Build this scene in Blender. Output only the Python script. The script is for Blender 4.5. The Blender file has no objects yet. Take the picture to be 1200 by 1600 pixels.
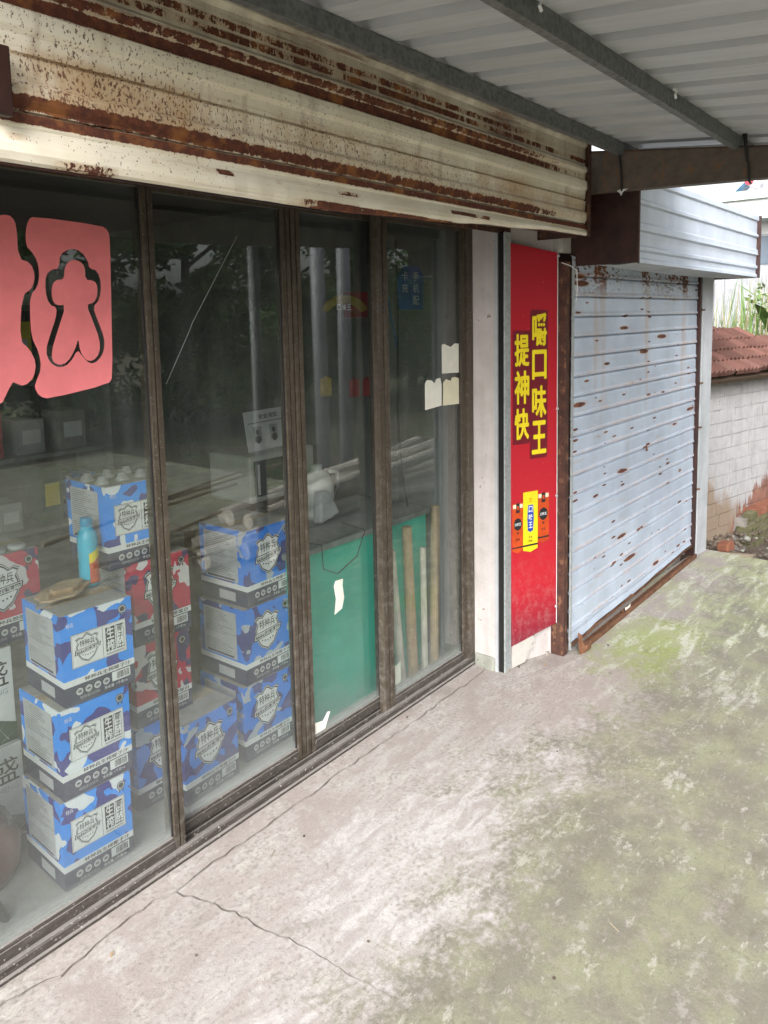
import bpy, math, random
from mathutils import Vector, Matrix
from mathutils.geometry import tessellate_polygon
random.seed(7)
R = math.radians
scn = bpy.context.scene
COL = scn.collection

# ------------------------------------------------------------------ camera
FPX, PPX, PPY, W, H = 1190.0, 600.0, 637.0, 1200.0, 1600.0
def _n(v): return Vector(v).normalized()
dX = _n((960, -157, FPX)); dz0 = _n((-200, -10263, -FPX))
dZ = (dz0 - dX * dX.dot(dz0)).normalized(); dY = dZ.cross(dX)
rows = [dX, dY, dZ]                                   # world = rows @ cam(x right, y down, z forward)
right = Vector([r.x for r in rows]); down = Vector([r.y for r in rows]); fwd = Vector([r.z for r in rows])
cam_d = bpy.data.cameras.new('camera'); cam = bpy.data.objects.new('camera', cam_d); COL.objects.link(cam)
mw = Matrix.Identity(4)
for i in range(3):
    mw[i][0] = right[i]; mw[i][1] = -down[i]; mw[i][2] = -fwd[i]
mw[0][3], mw[1][3], mw[2][3] = 0.0, -1.80, 1.60
cam.matrix_world = mw
cam_d.sensor_fit = 'VERTICAL'; cam_d.sensor_height = 36.0; cam_d.sensor_width = 27.0
cam_d.lens = FPX / H * 36.0
cam_d.shift_x = (W / 2 - PPX) / H; cam_d.shift_y = -(H / 2 - PPY) / H
cam_d.clip_start = 0.02; cam_d.clip_end = 500
scn.camera = cam

# ------------------------------------------------------------------ world, sun, exposure
world = bpy.data.worlds.new('World'); scn.world = world; world.use_nodes = True
wn = world.node_tree; wn.nodes.clear()
sky = wn.nodes.new('ShaderNodeTexSky'); sky.sky_type = 'NISHITA'; sky.sun_disc = False
sky.sun_elevation = R(35); sky.sun_rotation = R(243); sky.dust_density = 6.0; sky.air_density = 1.2; sky.ozone_density = 1.0
hs = wn.nodes.new('ShaderNodeHueSaturation'); hs.inputs['Saturation'].default_value = 0.22
bg = wn.nodes.new('ShaderNodeBackground'); bg.inputs['Strength'].default_value = 0.15
wo = wn.nodes.new('ShaderNodeOutputWorld')
wn.links.new(sky.outputs[0], hs.inputs['Color']); wn.links.new(hs.outputs[0], bg.inputs['Color']); wn.links.new(bg.outputs[0], wo.inputs['Surface'])
sun_d = bpy.data.lights.new('sun', 'SUN'); sun_d.energy = 0.6; sun_d.angle = R(35); sun_d.color = (1.0, 0.985, 0.965)
sun = bpy.data.objects.new('sun', sun_d); COL.objects.link(sun)
az = R(243); el = R(35)                              # Nishita: rotation measured from +Y towards +X
sd = Vector((math.sin(az) * math.cos(el), math.cos(az) * math.cos(el), math.sin(el)))
sun.rotation_euler = sd.to_track_quat('Z', 'Y').to_euler(); sun.location = (3, -8, 12)
scn.view_settings.view_transform = 'Standard'; scn.view_settings.look = 'None'
scn.view_settings.exposure = 1.38; scn.view_settings.gamma = 1.0; scn.view_settings.use_curve_mapping = False
try:
    scn.cycles.use_denoising = True; scn.cycles.max_bounces = 9; scn.cycles.diffuse_bounces = 5
    scn.cycles.transparent_max_bounces = 16; scn.cycles.glossy_bounces = 4
    scn.cycles.sample_clamp_indirect = 8.0
except Exception: pass

# ------------------------------------------------------------------ node expression helper
class X:
    def __init__(s, nt, sock): s.nt, s.s = nt, sock
    def _m(s, op, *a):
        n = s.nt.nodes.new('ShaderNodeMath'); n.operation = op
        for i, v in enumerate((s,) + a):
            if isinstance(v, X): s.nt.links.new(v.s, n.inputs[i])
            else: n.inputs[i].default_value = float(v)
        return X(s.nt, n.outputs[0])
    def __add__(s, o): return s._m('ADD', o)
    def __radd__(s, o): return s._m('ADD', o)
    def __sub__(s, o): return s._m('SUBTRACT', o)
    def __rsub__(s, o): return s._m('MULTIPLY', -1.0)._m('ADD', o)
    def __mul__(s, o): return s._m('MULTIPLY', o)
    def __rmul__(s, o): return s._m('MULTIPLY', o)
    def __truediv__(s, o): return s._m('DIVIDE', o)
    def max(s, o): return s._m('MAXIMUM', o)
    def min(s, o): return s._m('MINIMUM', o)
    def abs(s): return s._m('ABSOLUTE')
    def frac(s): return s._m('FRACT')
    def step(s, a, b):
        n = s.nt.nodes.new('ShaderNodeMapRange'); n.interpolation_type = 'SMOOTHSTEP'; n.clamp = True
        s.nt.links.new(s.s, n.inputs[0]); n.inputs[1].default_value = a; n.inputs[2].default_value = b
        return X(s.nt, n.outputs[0])
    def band(s, a, b, soft): return s.step(a - soft, a) * (1.0 - s.step(b, b + soft))
class NT:
    """one node material"""
    def __init__(s, name):
        s.m = bpy.data.materials.new(name); s.m.use_nodes = True; s.nt = s.m.node_tree; s.nt.nodes.clear()
        s.out = s.nt.nodes.new('ShaderNodeOutputMaterial')
        s.b = s.nt.nodes.new('ShaderNodeBsdfPrincipled'); s.nt.links.new(s.b.outputs[0], s.out.inputs[0])
    def new(s, t): return s.nt.nodes.new(t)
    def link(s, a, b): s.nt.links.new(a.s if isinstance(a, X) else a, b)
    def pos(s):
        g = s.new('ShaderNodeNewGeometry'); return g.outputs['Position']
    def obj(s): return s.new('ShaderNodeTexCoord').outputs['Object']
    def rnd(s): return X(s.nt, s.new('ShaderNodeObjectInfo').outputs['Random'])
    def xyz(s, v):
        n = s.new('ShaderNodeSeparateXYZ'); s.nt.links.new(v, n.inputs[0]); return [X(s.nt, o) for o in n.outputs]
    def vec(s, x, y, z):
        n = s.new('ShaderNodeCombineXYZ')
        for i, v in enumerate((x, y, z)):
            if isinstance(v, X): s.link(v, n.inputs[i])
            else: n.inputs[i].default_value = v
        return n.outputs[0]
    def scale(s, v, sc, loc=(0, 0, 0), rot=(0, 0, 0)):
        n = s.new('ShaderNodeMapping'); s.nt.links.new(v, n.inputs[0]); n.inputs[1].default_value = loc
        n.inputs[2].default_value = rot; n.inputs[3].default_value = sc; return n.outputs[0]
    def noise(s, v, sc, det=4, rough=.55, dist=0.0, w=None):
        n = s.new('ShaderNodeTexNoise')
        if w is not None:
            n.noise_dimensions = '4D'; s.link(w, n.inputs['W'])
        s.nt.links.new(v, n.inputs['Vector']); n.inputs['Scale'].default_value = sc; n.inputs['Detail'].default_value = det
        n.inputs['Roughness'].default_value = rough; n.inputs['Distortion'].default_value = dist
        return X(s.nt, n.outputs[0])
    def voro(s, v, sc, feat='F1', out=0):
        n = s.new('ShaderNodeTexVoronoi'); n.feature = feat; s.nt.links.new(v, n.inputs['Vector']); n.inputs['Scale'].default_value = sc
        return X(s.nt, n.outputs[out])
    def wave(s, v, sc, dist=0, det=2, bands='X'):
        n = s.new('ShaderNodeTexWave'); n.bands_direction = bands; s.nt.links.new(v, n.inputs['Vector']); n.inputs['Scale'].default_value = sc
        n.inputs['Distortion'].default_value = dist; n.inputs['Detail'].default_value = det; return X(s.nt, n.outputs[1])
    def mix(s, f, a, b, mode='MIX'):
        n = s.new('ShaderNodeMix'); n.data_type = 'RGBA'; n.blend_type = mode; n.clamp_factor = True
        if isinstance(f, X): s.link(f, n.inputs[0])
        else: n.inputs[0].default_value = f
        for sock, v in ((n.inputs[6], a), (n.inputs[7], b)):
            if isinstance(v, tuple): sock.default_value = (v[0], v[1], v[2], 1)
            else: s.link(v, sock)
        return X(s.nt, n.outputs[2])
    def color(s, c):
        if isinstance(c, tuple): s.b.inputs['Base Color'].default_value = (c[0], c[1], c[2], 1)
        else: s.link(c, s.b.inputs['Base Color'])
    def set(s, rough=.6, metal=0., spec=.5, color=None):
        for k, v in (('Roughness', rough), ('Metallic', metal), ('Specular IOR Level', spec)):
            if isinstance(v, X): s.link(v, s.b.inputs[k])
            else: s.b.inputs[k].default_value = v
        if color is not None: s.color(color)
    def bump(s, h, strength=.3, dist=.01):
        n = s.new('ShaderNodeBump'); n.inputs['Strength'].default_value = strength; n.inputs['Distance'].default_value = dist
        s.link(h, n.inputs['Height']); s.nt.links.new(n.outputs[0], s.b.inputs['Normal'])

def m_simple(name, col, rough=.6, metal=0., spec=.5, var=.12, sc=18., bump=0., objc=False):
    t = NT(name); p = t.obj() if objc else t.pos()
    f = t.noise(p, sc, 5, .6)
    dk = tuple(c * (1 - var * 2) for c in col); lt = tuple(min(1, c * (1 + var)) for c in col)
    t.set(rough, metal, spec, t.mix(f.step(.3, .7), dk, lt))
    if bump: t.bump(f, bump, .004)
    return t.m

RUST_D, RUST_M, RUST_L = (.085, .030, .021), (.15, .048, .026), (.30, .12, .04)

def rust_mix(t, base, mask, p):
    v = t.noise(p, 60, 4, .65); rc = t.mix(v.step(.38, .66), RUST_D, RUST_M); rc = t.mix(t.noise(p, 16, 4, .6).step(.50, .68) * .8, rc, RUST_L)
    return t.mix(mask, base, rc)

# ------------------------------------------------------------------ materials
MAT = {}
def mat_hut():
    t = NT('worn_whitewash'); p = t.pos(); x, y, z = t.xyz(p)
    f = t.noise(p, 9, 6, .65); g = t.noise(p, 42, 5, .7); v = t.noise(t.scale(p, (1, 1, .10)), 26, 5, .65); lo = t.noise(p, 3.5, 4, .6)
    c = t.mix((f * .5 + v * .5).step(.3, .7), (.33, .325, .335), (.45, .445, .455))
    c = t.mix(v.step(.60, .66) * .5, c, (.20, .17, .145)); c = t.mix((g * .7 + f * .4).step(.68, .74) * .7, c, (.24, .18, .14))
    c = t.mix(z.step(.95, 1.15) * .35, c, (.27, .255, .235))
    tan = (z * -1.0 + .30 - (x - 5.9) * .55 + (lo - .5) * .5 + (v - .5) * .25).step(-.05, .14); c = t.mix(tan * .85, c, t.mix(g, (.20, .14, .09), (.30, .22, .15)))
    red = (z * -1.0 + .02 + x.step(6.05, 6.65) * .28 + (v - .5) * .55 + (g - .5) * .12).step(-.02, .03) * x.step(5.98, 6.15); c = t.mix(red * .9, c, t.mix(f.step(.35, .65), (.15, .06, .04), (.27, .115, .075)))
    t.set(.9, 0, .25, c); t.bump(g + f + v, .7, .008); return t.m
def mat_tile(name, a, b, chip, amt):
    t = NT(name); p = t.pos(); f = t.noise(p, 14, 5, .65); r = t.rnd(); g = t.noise(p, 60, 4, .7)
    c = t.mix((f * .6 + r * .5).step(.3, .8), a, b); c = t.mix((g * .6 + f * .5).step(amt, amt + .08) * .8, c, chip); c = t.mix(r.step(.75, .95) * .5, c, (.10, .075, .065))
    t.set(.85, 0, .3, c); t.bump(g, .4, .004); return t.m
def mat_concrete():
    t = NT('mossy_concrete'); p = t.pos(); x, y, z = t.xyz(p)
    big = t.noise(p, 1.3, 3, .5); mid = t.noise(p, 4.5, 6, .62, .6); fine = t.noise(p, 38, 6, .7); fine2 = t.noise(p, 150, 3, .7)
    # lines of trowel / sweeping
    st = t.noise(t.scale(p, (1.0, 4.2, 1), rot=(0, 0, R(18))), 2.6, 6, .66, .8)
    base = t.mix(mid.step(.3, .7), (.335, .292, .275), (.43, .388, .37))
    # pale worn skin
    pale = ((st * .6 + mid * .4) + fine * .35).step(.66, .78) * .75
    base = t.mix(pale, base, (.46, .43, .42))
    cw_ = t.noise(t.scale(p, (1.0, 2.6, 1), rot=(0, 0, R(20))), 7, 8, .72, .6).step(.42, .60)
    # big pale area about a metre out from the doors
    pal2 = (1.0 - ((x - 1.75) * (x - 1.75) * 1.1 + (y + .55) * (y + .55) * 9.0 + (mid - .5) * 3.4 + (fine - .5) * 2.2)).step(.0, 1.1)
    base = t.mix(pal2 * (cw_ * .6 + .2), base, (.60, .58, .58))
    # moss and algae away from the wall
    away = (y * -1.0 - .22 - (1.9 - x).max(0.0) * .22).step(-.1, .75)
    moss = (away * .44 + big * .36 + mid * .60 + (fine - .5) * .75).step(.62, .90)
    mcol = t.mix(t.noise(p, 7, 5, .6).step(.35, .68), (.165, .160, .118), (.245, .258, .150))
    base = t.mix(moss * .82 * (1.0 - pal2 * .7), base, mcol)
    # fresh green film by the far shutter
    gx = (1.0 - ((x - 3.55) * (x - 3.55) * 2.2 + (y + .55) * (y + .55) * 7.0)).max(0.0)
    gr = (gx + (mid - .5) * 1.8 + (fine - .5) * .6).step(.45, 1.0)
    base = t.mix(gr * .7, base, (.29, .35, .085))
    far = x.step(3.2, 4.2) * (t.noise(p, 2.4, 5, .6) + (st - .5)).step(.42, .62)
    base = t.mix(far * .55, base, (.38, .42, .21))
    far2 = x.step(2.6, 4.0) * (st + (fine - .5) * .4).step(.52, .66)
    base = t.mix(far2 * .7, base, (.62, .62, .55))
    # white flecks and grey-dark patches
    fl = (mid * .5 + fine * .7).step(.70, .76) * away
    base = t.mix(fl * .6, base, (.46, .45, .40))
    dk = (t.noise(p, 2.1, 5, .6, 1.0) + (fine - .5) * .3).step(.6, .76)
    base = t.mix(dk * .32, base, (.19, .175, .14))
    fine3 = t.noise(p, 75, 4, .7)
    base = t.mix((fine3 + (mid - .5) * .5).step(.53, .66) * .45, base, (.13, .118, .088))
    base = t.mix((t.noise(p, 21, 5, .7) + (st - .5) * .6).step(.58, .68) * .38, base, (.46, .44, .41))
    cr1 = t.noise(t.scale(p, (1.0, 2.4, 1), rot=(0, 0, R(25))), 13, 9, .78, .4); cr2 = t.noise(t.scale(p, (1.0, 2.0, 1), loc=(4, 2, 0), rot=(0, 0, R(10))), 10, 9, .78, .5)
    base = t.mix((cr1 + (mid - .5) * .5).step(.575, .63) * .48, base, (.56, .54, .50)); base = t.mix((cr2 + (big - .5) * .4).step(.56, .64) * (away * .30 + .10), base, (.15, .135, .10))
    spk = (1.0 - t.voro(p, 34).step(.02, .10)) * t.noise(p, 5, 2).step(.55, .6)
    base = t.mix(spk * .8, base, (.07, .06, .05))
    gr2 = t.noise(p, 320, 4, .75)
    base = t.mix(fine2.step(.28, .72), t.mix(.22, base, (.06, .055, .045)), base); base = t.mix(gr2.step(.58, .72) * .30, base, (.55, .53, .50)); base = t.mix((1.0 - gr2.step(.30, .44)) * .35, base, (.10, .09, .075))
    pit = (1.0 - t.voro(p, 90).step(.10, .26)) * t.noise(p, 11, 3).step(.54, .62); base = t.mix(pit * .5, base, (.12, .105, .085))
    t.set(t.mix(mid, (.72, .72, .72), (.9, .9, .9)), 0, .35, base)
    t.bump(mid * .5 + fine * .5 + fine2 * .3 + gr2 * .15, .6, .006)
    return t.m
def mat_cream_rust():
    t = NT('rusted_cream_sheet'); p = t.pos(); x, y, z = t.xyz(p)
    pz = t.scale(p, (1, 1, 1)); fx = t.noise(t.scale(p, (1, 1, .5)), 48, 6, .75); fine = t.noise(p, 210, 3, .7)
    lw = t.noise(p, 2.2, 3, .5); spk = t.noise(t.scale(p, (1, 1, .6)), 190, 3, .6); drip = t.noise(t.scale(p, (1, 1, .04)), 14, 4, .6)
    cream = t.mix(t.noise(p, 6, 5).step(.3, .7), (.72, .66, .53), (.86, .81, .70))
    # grey-brown grime runs on the upper half
    upper = z.step(2.16, 2.24)
    grime = ((drip - .5) * 1.6 + .55 + (lw - .5)).min(1.0).max(0.0)
    base = t.mix(upper * grime * .95, cream, (.27, .22, .175))
    runs = drip.step(.55, .72) * z.band(2.03, 2.17, .03)
    base = t.mix(runs * .45, base, (.27, .19, .13))
    # orange bloom under the seam
    bloom = z.band(2.02, 2.085, .03) * (lw * .8 + fx * .5).step(.48, .8)
    base = t.mix(bloom * .75, base, (.50, .31, .15))
    strk = t.noise(t.scale(p, (.05, 1, 2.2)), 30, 5, .7); base = t.mix(strk.step(.52, .68) * .38, base, (.44, .35, .25))
    jag = (fx - .5) * 2.0 + (fine - .5) * .6
    fade = 1.0 - x.step(2.35, 3.1) * .55
    def b(a, c, soft, wgt, ln=1.0): return z.band(a, c, soft) * wgt
    rows_ = b(1.996, 2.004, .022, .78) * (fade + (lw - .5) * 1.0)
    rows_ = rows_.max(b(1.966, 1.977, .012, .82) * (1.0 + (lw - .5) * 1.4))
    rows_ = rows_.max(b(2.172, 2.184, .016, .85) * fade)
    rows_ = rows_.max(b(2.198, 2.206, .014, .66) * fade)
    rows_ = rows_.max(b(2.236, 2.247, .010, .70) * (t.noise(p, 8, 4, .6) * 1.7))
    rows_ = rows_.max(b(2.260, 2.272, .010, .62) * (fade * .9))
    rows_ = rows_.max(b(1.930, 1.940, .004, .7) * t.noise(t.scale(p, (1, 1, 0)), 5, 2).step(.5, .6))
    # bottom lip rust
    rows_ = rows_.max(b(1.885, 1.902, .006, .72) * (x.band(1.5, 2.05, .25) + x.band(.80, .84, .10) * .8))
    mask = (rows_ + jag * .62).step(.50, .56)
    hal = (rows_ + jag * .25).step(.18, .55); base = t.mix(hal * .42, base, (.46, .27, .12))
    # pin-prick rust
    dens = z.band(2.02, 2.085, .02).max(z.band(2.09, 2.155, .02) * .75).max(z.band(1.905, 1.955, .02) * .45) * (1.0 - x.step(2.0, 3.0) * .75)
    pins = (spk + dens * .165 + (lw - .5) * .25).step(.735, .77) * .85
    mask = mask.max(pins * (1.0 - upper))
    up2 = upper * (t.noise(t.scale(p, (.10, 1, 3.0)), 34, 6, .75) + (lw - .5) * .5 + (fine - .5) * .25).step(.50, .68) * (1.0 - x.step(2.2, 3.0) * .7)
    mask = mask.max(up2 * .75)
    col = rust_mix(t, base, mask, p)
    t.set(t.mix(mask, (.45, .45, .45), (.92, .92, .92)), 0, .4, col)
    t.bump(mask * -.6 + t.noise(p, 9, 3) * .5, .35, .004)
    return t.m
def mat_blue_slat():
    t = NT('rusted_pale_blue_slat'); p = t.pos(); x, y, z = t.xyz(p)
    o = t.xyz(t.obj()); oz = o[2]
    lw = t.noise(p, 3.0, 3, .5); fx = t.noise(t.scale(p, (1, 1, 2.2)), 26, 5, .65); fine = t.noise(p, 110, 3, .6)
    base = t.mix(t.noise(p, 5, 5).step(.3, .7), (.38, .44, .54), (.47, .54, .65))
    base = t.mix((1.0 - z.step(1.1, 1.75) * .0) * t.noise(t.scale(p, (1, 1, .1)), 8, 4).step(.56, .75) * .35, base, (.33, .35, .36))
    # streaks of rust dirt under three lock rows
    stk = x.band(3.50, 3.60, .05).max(x.band(4.12, 4.20, .05)).max(x.band(4.80, 4.86, .04)) * z.step(.9, 1.4)
    base = t.mix(stk * (t.noise(t.scale(p, (1, 1, .15)), 14, 4)).step(.38, .65) * .55, base, (.40, .27, .20))
    # faint pinkish lower-lip discolouration along each slat
    lip = oz.band(-.040, -.026, .006)
    base = t.mix(lip * (fx * .6 + lw * .5).step(.46, .66) * .55, base, (.44, .33, .29))
    def blobs(sx, sz, keep, r0, loc):
        q = t.scale(p, (sx, 0.0, sz), loc=loc); n = t.new('ShaderNodeTexVoronoi'); t.nt.links.new(q, n.inputs['Vector']); n.inputs['Scale'].default_value = 1.0
        d_ = X(t.nt, n.outputs[0]); cr = t.xyz(n.outputs[1]); rad = (cr[0] - keep).max(0.0) * (r0 / (1 - keep))
        return (rad - d_ - (fx - .5) * .16 - (fine - .5) * .07)
    b1 = blobs(3.6, 21.6, .72, .33, (0, 0, .3)); b2 = blobs(8.5, 43, .74, .34, (3, 0, .1)); b3 = blobs(3.0, 21.6, .86, .28, (7, 0, .6))
    spots = b1.step(.0, .04).max(b2.step(.0, .04)).max((b3 + stk * .12).step(.0, .04))
    halo = b1.step(-.22, .05).max(b3.step(-.25, .05)); base = t.mix(halo * .35, base, (.42, .27, .19))
    topr = z.step(1.66, 1.80) * (fx + (lw - .5) * .5 + stk * .12).step(.56, .62); spots = spots.max(topr)
    col = rust_mix(t, base, spots, p)
    t.set(t.mix(spots, (.42, .42, .42), (.9, .9, .9)), 0, .45, col)
    t.bump(spots * -.5 + t.noise(p, 7, 3) * .6, .3, .004)
    return t.m
def mat_rusty_brown(name='rusty_brown_paint', a=(.045, .02, .016), b=(.10, .045, .03)):
    t = NT(name); p = t.pos(); f = t.noise(p, 22, 6, .7); g = t.noise(t.scale(p, (1, 1, .2)), 40, 5, .7)
    c = t.mix(f.step(.3, .7), a, b); c = t.mix((g + (f - .5)).step(.60, .68) * .8, c, (.20, .10, .055))
    t.set(.72, 0, .4, c); t.bump(f, .4, .003); return t.m
def mat_galv(name, a, b, rough=.42, metal=.75):
    t = NT(name); p = t.pos(); f = t.noise(p, 30, 5, .65); v = t.voro(p, 60, 'F1', 0)
    c = t.mix((f * .7 + v * .4).step(.3, .75), a, b); t.set(t.mix(f, (rough,) * 3, (rough + .3,) * 3), metal, .5, c); t.bump(f, .12, .002); return t.m
def mat_roof():
    t = NT('canopy_sheet'); p = t.pos(); f = t.noise(t.scale(p, (6, .5, 1)), 5, 5, .6); g = t.noise(p, 3, 4)
    c = t.mix(f.step(.3, .75), (.42, .44, .465), (.51, .53, .555)); c = t.mix(g.step(.55, .8) * .3, c, (.36, .36, .36))
    t.set(.48, 0, .5, c); return t.m
def mat_alu():
    t = NT('bronze_aluminium'); p = t.pos(); f = t.noise(p, 35, 5, .7); g = t.noise(p, 160, 3, .6); l = t.noise(t.scale(p, (1, 1, .05)), 60, 3)
    x, y, z = t.xyz(p)
    c = t.mix(l.step(.3, .7), (.055, .043, .032), (.085, .067, .048))
    c = t.mix(f.step(.42, .75) * (1.0 - z.step(.1, 1.3) * .6) * .8, c, (.20, .18, .16)); c = t.mix(g.step(.66, .70), c, (.32, .30, .28))
    t.set(t.mix(f, (.36,) * 3, (.62,) * 3), .25, .5, c); return t.m
def mat_track():
    t = NT('dusty_track'); p = t.pos(); f = t.noise(t.scale(p, (1, 5, 5)), 16, 5, .7); g = t.noise(p, 120, 3, .6)
    nrm = t.new('ShaderNodeNewGeometry').outputs['Normal']; nz = t.xyz(nrm)[2]
    c = t.mix(f.step(.35, .7), (.045, .038, .033), (.09, .08, .071)); c = t.mix(nz.step(.5, .9) * (f * .6 + .3), c, (.30, .28, .265)); c = t.mix(g.step(.64, .69), c, (.4, .38, .36))
    t.set(.7, 0, .4, c); t.bump(g, .3, .002); return t.m
def mat_plaster(name, a, b, chip=None, amount=.66, rough=.85):
    t = NT(name); p = t.pos(); f = t.noise(p, 9, 6, .6); g = t.noise(p, 46, 5, .7); v = t.noise(t.scale(p, (1, 1, .12)), 20, 4)
    c = t.mix((f * .6 + v * .4).step(.3, .7), a, b)
    if chip: c = t.mix((g * .7 + f * .4).step(amount, amount + .05), c, chip)
    t.set(rough, 0, .3, c); t.bump(g + f, .5, .006); return t.m
def mat_glass():
    t = NT('dusty_window_glass'); nt = t.nt; nt.nodes.remove(t.b)
    p = t.pos(); x, y, z = t.xyz(p)
    tr = t.new('ShaderNodeBsdfTransparent'); tr.inputs[0].default_value = (.885, .912, .900, 1)
    gl = t.new('ShaderNodeBsdfGlossy'); gl.inputs['Roughness'].default_value = 0.012; gl.inputs['Color'].default_value = (.97, 1, .985, 1)
    lw_ = t.new('ShaderNodeLayerWeight'); lw_.inputs['Blend'].default_value = .5; fc = X(nt, lw_.outputs['Facing'])
    frs = fc * fc * fc * fc * fc * .88 + .085
    mx = t.new('ShaderNodeMixShader'); t.link(frs, mx.inputs[0]); nt.links.new(tr.outputs[0], mx.inputs[1]); nt.links.new(gl.outputs[0], mx.inputs[2])
    df = t.new('ShaderNodeBsdfDiffuse'); df.inputs[0].default_value = (.53, .57, .555, 1)
    wipe = t.noise(t.scale(p, (1.0, 1, .16), rot=(0, R(14), 0)), 7, 6, .65, .6); fine = t.noise(p, 30, 5, .7)
    low = 1.0 - z.step(.08, 1.25)
    d = low * .008 + (wipe - .42).max(0.0) * .10 + .010 + (fine - .5) * .012 + (1.0 - z.step(.06, .34)) * (wipe * .09)
    spk = t.noise(p, 220, 2, .5).step(.715, .74) * .30
    edge = (1.0 - z.step(.075, .13)) * .22
    d = (d + spk + edge).max(0.0).min(.7)
    m2 = t.new('ShaderNodeMixShader'); t.link(d, m2.inputs[0]); nt.links.new(mx.outputs[0], m2.inputs[1]); nt.links.new(df.outputs[0], m2.inputs[2])
    nt.links.new(m2.outputs[0], t.out.inputs[0]); return t.m
def mat_camo(name, a, b, c_, hs=0.):
    t = NT(name); o = t.obj(); r = t.rnd()
    n1 = t.noise(o, 14.0, 1.6, .35, .5, w=r * 40.0); n2 = t.noise(o, 12.5, 1.8, .35, .6, w=r * 40.0 + 11.0)
    c = t.mix(n1.step(.535, .54), a, b); c = t.mix(n2.step(.595 + hs, .60 + hs), c, c_)
    t.set(.42, 0, .45, c); return t.m
def mat_soil():
    t = NT('damp_soil'); p = t.pos(); f = t.noise(p, 6, 7, .65); g = t.noise(p, 45, 5, .7)
    c = t.mix(f.step(.3, .7), (.085, .066, .052), (.17, .14, .115)); c = t.mix(g.step(.6, .7) * .6, c, (.30, .27, .24))
    x, y, z = t.xyz(p)
    green = (t.noise(p, .9, 4).step(.42, .62)) * (y * -1.0).step(2.8, 4.0); c = t.mix(green * .8, c, (.06, .09, .03))
    t.set(.95, 0, .2, c); t.bump(f + g * .6, .8, .02); return t.m
def mat_leaf(name, a, b, tr=.25):
    t = NT(name); p = t.pos(); f = t.noise(p, 3.2, 4); r = t.noise(p, 30, 2)
    c = t.mix((f * .6 + r * .5).step(.35, .75), a, b); t.set(.5, 0, .35, c)
    try: t.b.inputs['Subsurface Weight'].default_value = 0
    except Exception: pass
    return t.m
def mat_bark(name, a, b):
    t = NT(name); p = t.obj(); f = t.noise(t.scale(p, (1, 1, .2)), 40, 5, .7); g = t.noise(p, 9, 4)
    t.set(.9, 0, .2, t.mix((f * .6 + g * .5).step(.35, .7), a, b)); t.bump(f, .6, .006); return t.m
def mat_poster():
    t = NT('printed_red_poster'); p = t.obj(); x, y, z = t.xyz(p)
    f = t.noise(p, 5, 4)
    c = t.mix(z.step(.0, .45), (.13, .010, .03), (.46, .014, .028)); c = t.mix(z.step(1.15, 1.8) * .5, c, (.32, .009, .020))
    c = t.mix((t.noise(p, 70, 3).step(.69, .72)) * .35, c, (.6, .35, .33))
    dst = (1.0 - z.step(.1, .7)) * t.noise(p, 26, 5, .7).step(.42, .7); c = t.mix(dst * .22, c, (.42, .36, .33)); scf = t.noise(t.scale(p, (1, 1, .12), rot=(0, R(12), 0)), 60, 4, .7).step(.66, .72); c = t.mix(scf * .25, c, (.6, .4, .38))
    t.set(t.mix(f, (.24,) * 3, (.45,) * 3), 0, .5, c); t.bump(t.noise(p, 4, 3), .15, .01); return t.m

MAT['concrete'] = mat_concrete(); MAT['cream'] = mat_cream_rust(); MAT['slat'] = mat_blue_slat()
MAT['brown'] = mat_rusty_brown(); MAT['brown_dark'] = m_simple('dark_brown_paint', (.040, .014, .011), .5, var=.25, sc=14)
MAT['brown_grey'] = mat_rusty_brown('grey_brown_beam_paint', (.10, .082, .068), (.145, .12, .10))
MAT['rust'] = mat_rusty_brown('bare_rust', (.09, .04, .022), (.19, .085, .045))
MAT['galv'] = mat_galv('dull_galvanised', (.10, .108, .108), (.19, .20, .20), .45, .35)
MAT['galv_light'] = mat_galv('zinc_strip', (.30, .33, .34), (.42, .45, .46), .4, .3)
MAT['roof'] = mat_roof(); MAT['alu'] = mat_alu(); MAT['track'] = mat_track(); MAT['glass'] = mat_glass()
MAT['pillar'] = mat_plaster('flaking_plaster', (.42, .385, .375), (.54, .505, .50), (.20, .135, .10), .665)
MAT['white_paint'] = mat_plaster('streaky_white_paint', (.33, .35, .37), (.45, .47, .50), (.34, .33, .31), .74)
MAT['wall'] = mat_plaster('dull_plaster', (.36, .35, .33), (.48, .46, .43), (.22, .2, .17), .72)
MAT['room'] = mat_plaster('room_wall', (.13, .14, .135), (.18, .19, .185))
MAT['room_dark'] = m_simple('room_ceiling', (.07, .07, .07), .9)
MAT['room_floor'] = m_simple('shop_floor', (.30, .29, .28), .75, var=.15, sc=7)
MAT['box2'] = m_simple('pale_blue_sheet', (.50, .56, .66), .4, var=.05, sc=4)
MAT['poster'] = mat_poster()
MAT['yellow'] = m_simple('print_yellow', (.82, .66, .02), .35, var=.04); MAT['maroon'] = m_simple('print_maroon', (.16, .008, .02), .4, var=.05)
MAT['orange'] = m_simple('print_orange', (.55, .07, .015), .35, var=.1); MAT['ink'] = m_simple('print_black', (.018, .018, .022), .5, var=.05)
MAT['white'] = m_simple('print_white', (.74, .75, .77), .5, var=.03); MAT['paper'] = m_simple('paper', (.74, .73, .66), .7, var=.04)
MAT['paper2'] = m_simple('yellowed_paper', (.70, .66, .50), .7, var=.04)
MAT['navy_band'] = m_simple('print_navy', (.030, .034, .085), .5, var=.08); MAT['grey_print'] = m_simple('print_grey', (.40, .41, .43), .5, var=.05)
MAT['blue_ink'] = m_simple('print_blue', (.02, .06, .42), .4, var=.05)
MAT['camo_blue'] = mat_camo('camo_blue', (.002, .27, .93), (.025, .025, .25), (.74, .78, .84))
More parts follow.
